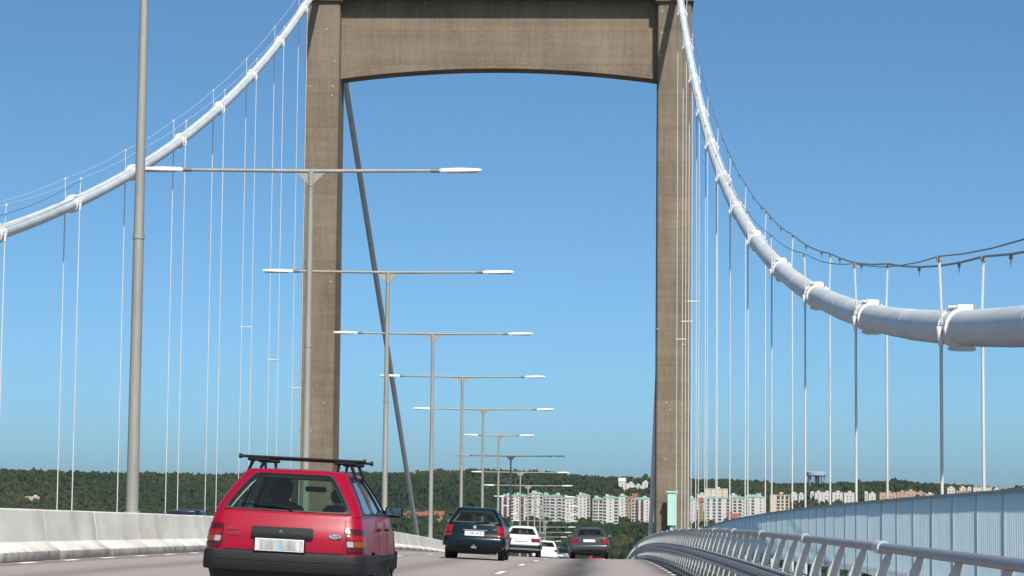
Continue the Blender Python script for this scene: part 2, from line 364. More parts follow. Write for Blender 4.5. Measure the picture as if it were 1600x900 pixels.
# painted dashes: parts of the road
def dash_mesh(w, L, seed):
    r = random.Random(seed); n = 7; V = []
    for i in range(n+1):
        t = i/n*L; a, b = r.uniform(-.012, .012), r.uniform(-.012, .012)
        V += [(-w/2+a, t, 0), (w/2+b, t, 0)]
    mb = MB(); mb.add(V, [(2*i, 2*i+1, 2*i+3, 2*i+2) for i in range(n)]); return mb.mesh('lane_marking', M_white_line)
def put_dash(me, X, Y):
    g = ground(X, Y); o = place('lane_marking', me, road, (g.x, g.y, g.z+.005), (math.atan(deck_sl(Y)), math.atan(.042) if (X < -2 and X > MED) else 0, 0)); return o
big = [dash_mesh(.12, 3.0, i) for i in range(3)]; small = [dash_mesh(.13, 1.0, i+9) for i in range(4)]
for k in range(22): put_dash(big[k % 3], -2.07, 9.7+12.0*k)
for k in range(20): put_dash(big[(k+1) % 3], -5.55, 14.0+12.0*k)
for k in range(58): put_dash(small[k % 4], -8.80, 29.6+2.95*k)
for k in range(60): put_dash(small[(k+1) % 4], 1.36, 14.0+2.95*k)

# ------------------------------------------------------------------ concrete median barrier in 3.9 m segments
BP = [(.58, 0), (.58, .12), (.54, .145), (.385, .235), (.345, .27), (.27, .775), (.25, .795), (.0, .80)]
BP = [(a, z) for a, z in BP] + [(-a, z) for a, z in BP[-2::-1]]
bar = empty('concrete_median_barrier', ground(MED, 0)); tag(bar, 'long pale stained concrete median barrier with sunlit sloping foot on the left', 'barrier')
def barrier_seg(y0, L, seed):
    r = random.Random(seed); mb = MB(); rows = []
    g0 = ground(MED, y0)
    for t in (0.0, .012, L*.33, L*.66, L-.022, L-.010):
        Y = y0+t; g = ground(MED, Y); ins = .010 if t in (0.0, L-.010) else 0
        rows.append([(g.x-g0.x + math.copysign(max(abs(a)-ins, 0), a) if a else g.x-g0.x, Y-y0, g.z-g0.z-.012*0+z-(ins if z > .5 else 0)-.02*(z == 0)) for a, z in BP])
    mb.loft(rows, closed=False, caps=True); return mb.mesh('barrier_segment', M_barrier, 25)
segL = 3.9; y = 4.0; i = 0
while y < 345:
    L = segL if y < 190 else 11.7
    b0 = ground(MED, y)
    o = place('barrier_segment', barrier_seg(y, L, i), bar, (b0.x-bar.location.x+random.uniform(-.006, .006), y, b0.z-bar.location.z+random.uniform(-.004, .004)))
    y += L; i += 1

# ------------------------------------------------------------------ bridge tower
XR, XL, YT, YC, HW = 5.70, -24.72, 201.5, 204.0, 1.45
tower = empty('bridge_tower', (MED, YC, deck_z(YC))); tz = tower.location.z
tag(tower, 'tall brown concrete portal tower of the suspension bridge with arched crossbeam', 'bridge tower')
ZCAP = 43.8
def T(x, y, z): return (x-MED, y-YC, z-tz)
for xc in (XL, XR):
    mb = MB(); rows = []
    ch = .10
    for z, hw, d0, d1 in ((-52, 1.45, 2.5, 2.4), (-5, HW, 2.5, 2.35), (15, HW, 2.5, 2.1), (ZCAP+.35, HW, 2.5, 1.3)):
        y0, y1 = YC-d0, YC+d1
        rows.append([T(xc-hw+ch, y0, z), T(xc+hw-ch, y0, z), T(xc+hw, y0+ch, z), T(xc+hw, y1, z), T(xc-hw, y1, z), T(xc-hw, y0+ch, z)])
    mb.loft(rows, closed=True, caps=True); leg = mb.build('leg', M_tower, tower)
    mb = MB(); mb.box(T(xc, YC-.3, ZCAP+1.0), (3.3, 5.0, 1.3), bev=.06); mb.build('leg_cap', M_tower, tower)
    mb = MB(); mb.prism([T(xc-.55, YC-2.2, ZCAP+1.5), T(xc-.55, YC+5, ZCAP+1.5), T(xc-.55, YC+3.6, ZCAP+2.35), T(xc-.55, YC-1, ZCAP+2.35)], (1.1, 0, 0)); mb.build('cable_saddle', M_band, tower)
# crossbeam with arched soffit
mb = MB(); x0, x1 = XL+HW+.002, XR-HW-.002; yb0, yb1 = YT+1.45, YT+3.7; rows = []
n = 24
for i in range(n+1):
    t = i/n; x = x0+(x1-x0)*t; zb = 37.65 + .95*(1-(2*t-1)**2)
    rows.append([T(x, yb0, zb), T(x, yb0, ZCAP+.75), T(x, yb1, ZCAP+.75), T(x, yb1, zb)])
mb.loft(rows, closed=True, caps=True); mb.build('crossbeam', M_tower, tower)
mb = MB(); mb.box(T((x0+x1)/2, (yb0-1.35+yb1)/2, ZCAP+1.26), (x1-x0-.006, yb1-yb0+1.35, 1.0)); mb.build('crossbeam_cap', M_tower, tower)
# thin pour lip along the soffit arch
mb = MB(); rows = []
for i in range(n+1):
    t = i/n; x = x0+(x1-x0)*t; zb = 37.65 + .95*(1-(2*t-1)**2)
    rows.append([T(x, yb0-.05, zb-.02), T(x, yb0-.05, zb+.42), T(x, yb0+.01, zb+.46), T(x, yb0+.01, zb-.02)])
mb.loft(rows, closed=True, caps=True); mb.build('soffit_lip', M_tower, tower)
# white tie-hole plugs seen on the faces
plug = MB().tube([(0, -.03, 0), (0, .02, 0)], .062, 10).mesh('tie_plug', M_bracket)
def pix(px, py, Y):   # point at distance Y seen at a pixel of the 1600 px photograph
    u, v = (px-800)*1.0, (py-450)*1.0
    uu = u*cr + v*sr; vv = -u*sr + v*cr
    d = _f*F_PX + _r*uu - _u*vv
    return Vector((0, 0, EYE)) + d*(Y/d.y)
for px, py in ((511, 45), (480, 45), (480, 67), (523, 95), (485, 135), (520, 135), (519, 149), (507, 629), (486, 673), (517, 440), (1034, 51), (1033, 86), (1035, 17), (1041, 629), (1047, 640), (1068, 538), (1071, 584), (1027, 514), (1080, 62), (1082, 87), (1040, 717)):
    p = pix(px, py, YT-.004); place('tie_plug', plug, tower, T(*p))

# mint inspection cabinet on a post before the right leg
cab = empty('inspection_cabinet', (XR-.12, YT-1.2, deck_z(YT)+.16)); tag(cab, 'tall mint green steel cabinet on a stalk before the right tower leg', 'cabinet')
cz = cab.location.z
mb = MB(); mb.box((0, 0, (2.0-.75)/2-cz), (.78, .6, 2.75), bev=.03); mb.build('cabinet_body', M_mint, cab)
mb = MB(); mb.box((0, 0, 2.06-cz), (.98, .78, .14), bev=.02); mb.build('cabinet_hood', M_mint, cab)
mb = MB(); mb.box((-.05, 0, (-.8-cz)/2), (.22, .22, -.8-cz)); mb.build('stalk', M_mint, cab)
mb = MB(); mb.box((.2, -.31, .6-cz), (.03, .03, 1.7)); mb.box((-.34, -.31, 1.4-cz), (.05, .03, .2)); mb.build('door_handle', M_mint, cab)

# ------------------------------------------------------------------ main cables, bands, hand ropes
ZC0, AC, YM = EYE+1.667, .00226, 6.05
def cab_z(Y): return ZC0 + AC*(Y-YM)**2/2
YTOP = 202.5
def cable(xc, side, y0h):
    root = empty('main_cable', (xc, YC, ZCAP+1.6))
    tag(root, ('thick pale grey main cable sweeping down the right side with hand ropes' if side > 0 else 'thick pale grey main cable rising behind the lamp pole on the left side'), 'suspension cable')
    rl = root.location
    def L(x, y, z): return (x-rl.x, y-rl.y, z-rl.z)
    pts = [(xc, Y, cab_z(Y)) for Y in np.arange(-40, YTOP, 3.4)] + [(xc, YTOP+.8, cab_z(YTOP)+.15), (xc, YC, cab_z(YTOP)+.45), (xc, YC+3, cab_z(YTOP)+.4), (xc, YC+5.5, cab_z(YTOP)-.2)]
    MB().tube([L(*p) for p in pts], .30, 20).build('cable', M_cable, root, 60)
    # back stay beyond the tower
    za, zb = cab_z(YTOP)-.2, -3.65
    ya, yb = YC+5.5, 315.0; sl = (zb-za)/(yb-ya)
    MB().tube([L(xc, ya-.4, za+.15), L(xc, ya, za), L(xc, 365, za+sl*(365-ya))], .30, 14).build('backstay', M_cable, root, 60)
    MB().tube([L(xc-.1, ya+2, za+sl*2+1.5), L(xc-.1, 360, za+sl*(360-ya)+1.2)], .025, 5).build('backstay_hand_rope', M_wire, root)
    # wrapping seams
    seam = MB().tube([(0, -.012, 0), (0, .012, 0)], .306, 20)
    ys = [y0h+13.517*i for i in range(-5, 12)]
    hand = [[], []]
    for i, Y in enumerate(ys):
        z = cab_z(Y); s = AC*(Y-YM); ang = math.atan(s)
        bd = MB(); c, sn = math.cos(ang), math.sin(ang)
        def P(a, b, d): return L(xc+b, Y+a*c-d*sn, z+a*sn+d*c)
        bd.tube([P(-.40, 0, 0), P(-.40, 0, 0), P(.40, 0, 0)], .328, 20)
        bd.tube([P(-.44, 0, 0), P(-.37, 0, 0)], .352, 20); bd.tube([P(.37, 0, 0), P(.44, 0, 0)], .352, 20)
        for dd in (.345, -.345): bd.box(P(0, 0, dd), (.26, .82, .09), Matrix.Rotation(ang, 3, 'X'))
        band = bd.build('cable_band', M_band, root, 40)
        bl = MB()
        for a in (-.33, -.11, .11, .33):
            for dd in (.35, -.35): bl.tube([P(a, -.18, dd), P(a, .18, dd)], .026, 6)
        tag(bl.build('bolts', M_band, band), kind='stuff')
        for q, sd in enumerate((-1, 1)):
            MB().tube([P(0, sd*.33, .05), (L(xc+sd*.37, Y, z+1.18))], .022, 6).build('hand_rope_post', M_rope, root)
            MB().tube([L(xc+sd*.37, Y, z+1.12), L(xc+sd*.37, Y, z+1.22)], .05, 6).build('rope_clamp', M_band if side < 0 else M_galv, root)
            hand[q].append(Vector((xc+sd*.37, Y, z+1.2)))
        # wrapping joint midway
        if i < len(ys)-1:
            ym = Y+6.2; zm = cab_z(ym); an2 = math.atan(AC*(ym-YM))
            MB().tube([L(xc, ym-.02*math.cos(an2), zm-.02*math.sin(an2)), L(xc, ym+.02*math.cos(an2), zm+.02*math.sin(an2))], .305, 20).build('wrapping_seam', M_cable, root)
    for q in (0, 1):
        pp = []
        h = hand[q] + [Vector((hand[q][-1].x, YTOP-2.0, cab_z(YTOP-2)+1.3))]
        for a, b in zip(h[:-1], h[1:]):
            for k in range(5):
                t = k/5; p = a.lerp(b, t); p.z -= .12*4*t*(1-t); pp.append(p)
        pp.append(h[-1])
        inner = (q == 1) if side > 0 else (q == 0)
        MB().tube([L(*p) for p in pp], .022 if (inner and side > 0) else .013, 5).build('hand_rope', M_wire if side > 0 else M_rope, root)
        if side > 0 and q == 1:
            clip = MB(); clip.tube([(0, 0, .03), (0, 0, -.05)], .035, 6); clip.tube([(0, 0, -.05), (0, .05, -.12), (0, 0, -.19), (0, -.05, -.12), (0, 0, -.05)], .008, 4)
            cm = clip.mesh('rope_clip', M_wire)
            for p in pp[10::2]: place('rope_clip', cm, root, L(p.x, p.y, p.z-.03))
    if side < 0:   # slack service wire along the cable, near part only
        a, b = hand[1][8], hand[1][10]
        pts = [a.lerp(b, t/12) - Vector((0, 0, .10+.5*4*(t/12)*(1-t/12))) for t in range(13)]
        MB().tube([L(*p) for p in pts], .014, 5).build('service_wire', M_wire, root)
    return ys
XCR, XCL = 5.93, -24.95
ysR = cable(XCR, 1, 39.74)
ysL = cable(XCL, -1, 41.25)
# hangers: a rope on each side of the cable at every band
def hanger(xc, Y, label, group, spacer):
    z0 = deck_z(Y) - .2; z1 = cab_z(Y)
    h = empty('hanger_rope_pair', (xc, Y, z0)); tag(h, label, 'hanger rope', group)
    for sd in (-1, 1):
        MB().tube([(sd*.345, 0, 0), (sd*.345, 0, z1-z0+.02)], .028, 8).build('rope', M_rope, h, 50)
        MB().tube([(sd*.345, 0, .0), (sd*.345, 0, 1.1)], .05, 8).build('socket', M_rope, h, 50)
        an = math.radians(180 if sd > 0 else 0)
        MB().tube([(sd*.345, 0, z1-z0-.30), (sd*.39, 0, z1-z0+.02)], [.045, .05], 8).build('rope_clevis', M_band, h, 50)
    if spacer:
        MB().tube([(-.42, 0, spacer), (.42, 0, spacer)], .045, 6).build('spacer', M_rope, h)
for i, Y in enumerate([y for y in ysR if y > 30]):
    hanger(XCR, Y, 'pair of pale hanger ropes below the right cable, ' + (ORD[i] + ' from the right frame edge'), 'hanger ropes of the right cable', (16.5+.2*i if i > 8 else None))
for i, Y in enumerate([y for y in ysL if y > 82]):
    hanger(XCL, Y, 'pair of pale hanger ropes below the left cable, ' + (ORD[i] + ' from the left frame edge'), 'hanger ropes of the left cable', (21.0-.9*i if i > 4 else None))

# ------------------------------------------------------------------ median lamps
def lamp(n):
    Y = 21.05+27.273*n - (.5 if n == 1 else 0); g = ground(MED, Y); base = g + Vector((0, 0, .80)); hl = 12.45-.40-.80
    if n == 2: hl += .05
    r = empty('street_lamp', base)
    sub = {1: 'the nearest, its head above the frame', 7: 'seventh in the row, its arms shorter', 8: 'eighth in the row, dark in shade'}.get(n, ORD[n-1]+' along the row from the near pole')
    tag(r, 'grey twin-armed lamp post on the median, ' + sub, 'street lamp', 'twin-armed lamps on the median')
    W = 5.52 if n != 7 else 3.2
    MB().tube([(0, 0, -.05), (0, 0, hl*.5), (0, 0, hl*.5), (0, 0, hl-.35)], [.125, .108, .104, .085], 14).build('pole', M_galv, r, 40)
    MB().tube([(0, 0, hl*.5-.05), (0, 0, hl*.5+.05)], .122, 14).build('collar', M_galv, r, 40)
    mb = MB(); mb.tube([(0, 0, 0), (0, 0, .03)], .16, 14); mb.build('foot_flange', M_galv, r, 40)
    mb = MB()
    mb.prism([(-.46, -.03, hl-.06), (.46, -.03, hl-.06), (.10, -.03, hl-.42), (-.10, -.03, hl-.42)], (0, .06, 0))
    mb.tube([(0, 0, hl-.5), (0, 0, hl+.02)], .10, 12)
    mb.build('gusset', M_galv, r)
    hd = 1.36
    for sd in (-1, 1):
        MB().tube([(0, 0, hl), (sd*1.6, 0, hl+.012), (sd*(W-hd-.1), 0, hl+.03)], [.068, .06, .052], 10).build('arm', M_galv, r, 40)
        MB().tube([(sd*(W-hd-.28), 0, hl+.028), (sd*(W-hd+.02), 0, hl+.03)], .066, 10).build('arm_socket', M_wire, r, 40)
        xa, xb = sd*(W-hd), sd*W; mb = MB(); rows = []
        for t, wy, zt, zb in ((0, .08, .05, -.03), (.06, .13, .075, -.045), (.5, .15, .085, -.05), (.93, .13, .06, -.04), (1, .08, .035, -.02)):
            x = xa+(xb-xa)*t; zc = hl+.03+.02*t
            rows.append([(x, -wy, zc+zb), (x, -wy*.95, zc+zt*.5), (x, -wy*.55, zc+zt), (x, wy*.55, zc+zt), (x, wy*.95, zc+zt*.5), (x, wy, zc+zb)])
        mb.loft(rows, closed=True, caps=True); h = mb.build('lamp_head', M_lamphead, r, 50)
        MB().box((xa+(xb-xa)*.55, 0, hl-.03), (hd*.75, .20, .035), bev=.012).build('lens', M_lampglass, h)
for n in range(1, 19): lamp(n)

# ------------------------------------------------------------------ right guard rail
XT = 1.68; ZT = .985
gr = empty('guard_rail', ground(1.6, 0)); go = gr.location.copy()
tag(gr, 'grey steel guard rail with round top tube on curved brackets along the footway', 'guard rail')
def GL(x, Y, z): return (x+bend(Y)-go.x, Y-go.y, deck_z(Y)+z-go.z)
YR = list(np.arange(4, 240, 2.0))
MB().tube([GL(XT, Y, ZT) for Y in YR], .029, 12).build('top_tube', M_railpaint, gr, 60)
mb = MB(); rows = []
BX = 1.575
for Y in YR:   # W profile beam
    rows.append([GL(x, Y, z) for x, z in ((BX, .66), (BX-.045, .645), (BX-.045, .605), (BX-.005, .585), (BX-.005, .565), (BX-.045, .545), (BX-.045, .505), (BX, .49), (BX+.012, .49), (BX-.03, .545), (BX+.008, .575), (BX-.03, .61), (BX+.012, .66))])
mb.loft(rows, closed=True, caps=True); mb.build('guard_beam', M_beam, gr, 50)
mb = MB(); rows = []
for Y in YR: rows.append([GL(x, Y, z) for x, z in ((BX-.03, .662), (BX+.07, .662), (BX+.07, .684), (BX-.03, .684))])
mb.loft(rows, closed=True, caps=True); mb.build('beam_top_plate', M_bracket, gr)
MB().tube([GL(1.60, Y, .36) for Y in YR], .022, 8).build('lower_rail', M_railpaint, gr, 60)
# bracket: tapering curved web that faces the traffic plus an outer flange
brk = MB(); prof = [(BX-.02, .684, .064), (BX-.010, .74, .068), (BX+.008, .80, .067), (BX+.034, .86, .061), (BX+.065, .915, .052), (BX+.091, .966, .044)]
row0, row1, row2 = [], [], []
for x, z, w in prof:
    row0.append((x-XT, .004, z-.684)); row1.append((x-XT+w, .004, z-.684)); row2.append((x-XT+w, -.10-.02*(z-.684), z-.684))
th = .012
brk.loft([row0, row1], closed=False); brk.loft([[(a, b+th, c) for a, b, c in row0], [(a, b+th, c) for a, b, c in row1]])
brk.loft([row0, [(a, b+th, c) for a, b, c in row0]]); brk.loft([row1, [(a, b+th, c) for a, b, c in row1]])
brkm = brk.mesh('bracket', M_bracket, None)
pst = MB(); pst.prism([(-.03, 0, 0), (.06, 0, 0), (.05, 0, .30), (-.03, 0, .30)], (0, .014, 0)); pst.box((.05, -.045, .15), (.012, .09, .30)); pstm = pst.mesh('post', M_bracket)
slv = MB().tube([(0, -.14, 0), (0, -.14, 0), (0, .14, 0)], .041, 12).mesh('tube_sleeve', M_bracket, 50)
k = 0; Y = 7.24
BSP = 1.384
while Y < 215:
    a = math.atan(deck_sl(Y))
    if k < 150: place('bracket', brkm, gr, GL(XT, Y, .684), (a, 0, 0))
    if k < 150: place('post', pstm, gr, GL(1.575, Y+.0, .195), (a, 0, 0))
    if k % 4 == 1: place('tube_sleeve', slv, gr, GL(XT, Y+.45, ZT), (a, 0, 0))
    Y += BSP; k += 1

# ------------------------------------------------------------------ wind screen fence on the outer edge of the footway
XF, ZF0, ZF1 = 4.10, .33, 1.44
fe = empty('wind_screen_fence', ground(4.0, 0)); fo = fe.location.copy()
tag(fe, 'pale blue translucent corrugated wind screen fence along the outer footway edge', 'fence')
def FL(x, Y, z): return (x+bend(Y)-fo.x, Y-fo.y, deck_z(Y)+z-fo.z)
PSP = 1.805
def panel_mesh(seed):
    r = random.Random(seed); mb = MB(); nr = 13; L = PSP-.05; rows = [[], []]
    xs = []
    for i in range(nr):
        y = i/nr*L; p = L/nr
        xs += [(0, y), (0, y+.35*p), (.0045, y+.55*p), (.0045, y+.80*p)]
    xs.append((0, L))
    for z, j in ((0, 0), ((ZF1-ZF0)*.5, .002), (ZF1-ZF0, 0)):
        rows.append([(x+r.uniform(-.0006, .0006), y, z) for x, y in xs])
    mb.loft(rows[2:]); return mb.mesh('corrugated_panel', M_sheet, None, fixn=False)
pms = [panel_mesh(i) for i in range(4)]
postm = MB().box((0, 0, (ZF1-.1)/2), (.05, .045, ZF1-.1)).mesh('post', M_fencecap)
joint = MB().box((0, 0, (ZF1-ZF0)/2), (.035, .04, ZF1-ZF0)).mesh('joint_strip', M_fencejoint)
Y = 61.9/ (1.0) ; Y = 24.67 - PSP*8; k = 0
while Y < 215:
    a = math.atan(deck_sl(Y))
    place('corrugated_panel', pms[k % 4], fe, FL(XF+random.uniform(-.004, .004), Y+.025, ZF0), (a, 0, random.uniform(-.002, .002)))
    place('joint_strip', joint, fe, FL(XF-.002, Y, ZF0), (a, 0, 0))
    place('post', postm, fe, FL(XF+.05, Y, .10), (a, 0, 0))
    Y += PSP; k += 1
YF = list(np.arange(6, 240, 2.0))
mb = MB(); rows = [[FL(x, Y, z) for x, z in ((XF-.02, ZF1), (XF-.02, ZF1+.03), (XF+.058, ZF1+.03), (XF+.058, ZF1))] for Y in YF]
mb.loft(rows, closed=True, caps=True); mb.build('top_rail', M_fencecap, fe)
mb = MB(); rows = [[FL(x, Y, z) for x, z in ((XF+.03, ZF0+.05), (XF+.03, ZF0+.11), (XF+.07, ZF0+.11), (XF+.07, ZF0+.05))] for Y in YF]
mb.loft(rows, closed=True, caps=True); mb.build('bottom_rail', M_fencecap, fe)

# ------------------------------------------------------------------ cars
NR, NC, NS, NF = 7, 4, 25, 6
def outline(yr, yf, w, rr, rf, br, bf, tr=.05, tf=.07):
    """half outline from rear centre round the right side to the front centre: list of (x, y)"""
    P = []
    for i in range(NR):
        x = (w-rr)*i/(NR-1); P.append((x, yr + br*(x/w)**2))
    yc = yr + br*((w-rr)/w)**2
    for i in range(1, NC+1):
        a = math.pi/2*i/(NC+1); P.append((w-rr+rr*math.sin(a), yc+rr*(1-math.cos(a))))
    ya = yc+rr; yd = yf - bf*((w-rf)/w)**2 - rf
    for i in range(NS):
        t = i/(NS-1); bul = 1 - tr*max(0, 1-t/.35)**2*.0 - tf*0*t
        P.append((w, ya+(yd-ya)*t))
    for i in range(1, NC+1):
        a = math.pi/2*i/(NC+1); P.append((w-rf+rf*math.cos(a), yd+rf*math.sin(a)))
    for i in range(NF):
        x = (w-rf)*(1-i/(NF-1)); P.append((x, yf - bf*(x/w)**2))
    # plan taper of the ends
    Q = []
    for x, y in P:
        t = (y-yr)/(yf-yr); k = 1 - tr*max(0, 1-t/.4)**2 - tf*max(0, (t-.62)/.38)**2
        Q.append((x*k, y))
    return Q
NH = NR+NC+NS+NC+NF
I_S0, I_S1 = NR+NC, NR+NC+NS-1
def lerp_tab(tab, z):
    if z <= tab[0][0]: return tab[0][1]
    for (a, b), (c, d) in zip(tab[:-1], tab[1:]):
        if z <= c: return b+(d-b)*(z-a)/(c-a)
    return tab[-1][1]
class Car: pass
def car_grid(S):
    L, W, H, zb = S['L'], S['W'], S['H'], S['zb']; w = W/2
    yws, yrg = S['gf'][0], S['gr'][0]
    zh, ztk = S['zh'], S.get('ztk', zb)
    def zmax(y):
        if y > yws: return zb-.02-(zb-zh)*((y-yws)/(L-yws))**1.4
        if y < yrg: return ztk + (zb-ztk)*(y/max(yrg, .01))
        return zb
    G = []
    z0 = .24
    for f, dw in ((0, .10), (.10, .035), (.28, .0), (.46, -.012), (.60, .0), (.72, .012), (.86, S.get('sh', (.03, .055, .085))[0]), (.96, S.get('sh', (.03, .055, .085))[1]), (1.0, S.get('sh', (.03, .055, .085))[2])):
        zr = z0 + (zb-z0)*f
        o = outline(lerp_tab(S['rear'], zr), L-lerp_tab(S['front'], zr), w-dw, S.get('rr', .16), .25, S.get('br', .05), .12)
        G.append([Vector((x, y, z0+(zmax(y)-z0)*f)) for x, y in o])
    kb = len(G)-1
    gw0, gw1 = S['gw']
    def green(t):
        tt = t
        yr = S['gr'][0] + (S['gr'][1]-S['gr'][0])*(tt**S.get('gp', 1.1)); yf = S['gf'][0] + (S['gf'][1]-S['gf'][0])*tt**1.05
        ww = gw0 + (gw1-gw0)*(.75*tt+.25*tt*tt)
        o = outline(yr, yf, ww, .10+.05*tt, .16, S.get('gbr', .05), .10, .035, .05)
        zt = H-S.get('crown', .085)
        return [Vector((x, y, zb+.012+(zt-zb-.012)*tt)) for x, y in o]
    g0 = green(0)
    for t in (.3, .62, .88):
        G.append([a.lerp(b, t) + Vector((0, 0, .012*math.sin(t*math.pi))) for a, b in zip(G[kb], g0)])
    K0 = len(G)
    for t in (0, S.get('wb', .13), .36, .62, S.get('wt', .88), 1.0): G.append(green(t))
    KT = len(G)-1
    cyr = sum(p.y for p in G[KT])/len(G[KT])
    top = G[KT]; ya, yb = top[0].y, top[-1].y; xm = max(p.x for p in top)
    for ins, dz in ((.035, .035), (.10, .058), (.30, .074), (.60, .082), (.93, .085)):
        row = []
        for p in top:
            cx = 0; cyy = ya+(yb-ya)*.5 + (p.y-(ya+yb)/2)*.55
            q = Vector((p.x*(1-ins), p.y + (cyy-p.y)*ins, 0))
            u = (q.y-(ya+yb)/2)/((yb-ya)/2)
            q.z = p.z + dz*S.get('crown', .085)/.085 - S.get('rc', .035)*u*u*min(1, ins*4)*.6
            row.append(q)
        G.append(row)
    return G, K0, KT
def SV(G, k, i):
    sgn = 1 if i >= 0 else -1; i = abs(i)
    k0 = min(int(k), len(G)-2); i0 = min(int(i), NH-2); a, b = k-k0, i-i0
    p = G[k0][i0]*(1-a)*(1-b) + G[k0][i0+1]*(1-a)*b + G[k0+1][i0]*a*(1-b) + G[k0+1][i0+1]*a*b
    return Vector((p.x*sgn, p.y, p.z))
def SN(G, k, i, flip):
    e = .05
    du = SV(G, k, i+e) - SV(G, k, i-e) if abs(i) > .06 else SV(G, k, abs(i)+.1)-SV(G, k, -(abs(i)+.1)); dv = SV(G, k+e, i)-SV(G, k-e, i)
    n = du.cross(dv)
    if n.length < 1e-9: return Vector((0, 0, 1))
    n.normalize()
    c = Vector((0, 2.2, .8)); p = SV(G, k, i)
    if n.dot(p-c) < 0: n = -n
    return n
def rrect(n, r, a, b):   # rounded rectangle boundary in unit square, corner radius as fractions (r/a, r/b)
    pts = []; ra, rb = min(r/a, .48), min(r/b, .48)
    for cx, cyy, s in ((1-ra, 1-rb, 0), (ra, 1-rb, 1), (ra, rb, 2), (1-ra, rb, 3)):
        for j in range(n):
            an = math.pi/2*(s + j/(n-1)); pts.append((cx+ra*math.cos(an), cyy+rb*math.sin(an)))
    return pts
def dens(pts, m):   # densify a closed loop
    out = []
    for p, q in zip(pts, pts[1:]+pts[:1]):
        for j in range(m): out.append((p[0]+(q[0]-p[0])*j/m, p[1]+(q[1]-p[1])*j/m))
    return out
def patch_pane(G, k0, k1, i0, i1, r, off, name, mats, parent, frame=None, fw=.03, fmat=None, depth=.0):
    a = (SV(G, (k0+k1)/2, i0)-SV(G, (k0+k1)/2, i1)).length; b = (SV(G, k0, (i0+i1)/2)-SV(G, k1, (i0+i1)/2)).length
    loop = dens(rrect(5, r, a, b), 3)
    def ev(u, v, o): 
        k, i = k0+(k1-k0)*v, i0+(i1-i0)*u
        return SV(G, k, i) + SN(G, k, i, 0)*o
    mb = MB(); rows = []
    for s in (1, .8, .5, .2):
        rows.append([ev(.5+(u-.5)*s, .5+(v-.5)*s, off) for u, v in loop])
    mb.loft(rows, closed=True); mb.f.append(tuple(range(3*len(loop), 4*len(loop)))); mb.mi.append(0)
    if depth:
        mb.loft([rows[0], [ev(u, v, off-depth) for u, v in loop]], closed=True)
    o = mb.build(name, mats, parent, 40)
    if frame:
        n2 = len(loop); rows = []
        ea, eb = fw/a, fw/b
        def sc(u, v, e): return (.5+(u-.5)*(1+2*e*ea), .5+(v-.5)*(1+2*e*eb))
        rows.append([ev(*sc(u, v, -.5), off+.003) for u, v in loop])
        rows.append([ev(*sc(u, v, -.45), off+.012) for u, v in loop])
        # outer loop: squarer, so that it hides the straight-cornered opening
        lo = dens(rrect(5, r*.55, a, b), 3)
        rows.append([ev(*sc(u, v, .45), .012) for u, v in lo]); rows.append([ev(*sc(u, v, .52), -.004) for u, v in lo])
        m2 = MB(); m2.loft(rows, closed=True); m2.build(frame, fmat or M_rubber, parent, 40)
    return o
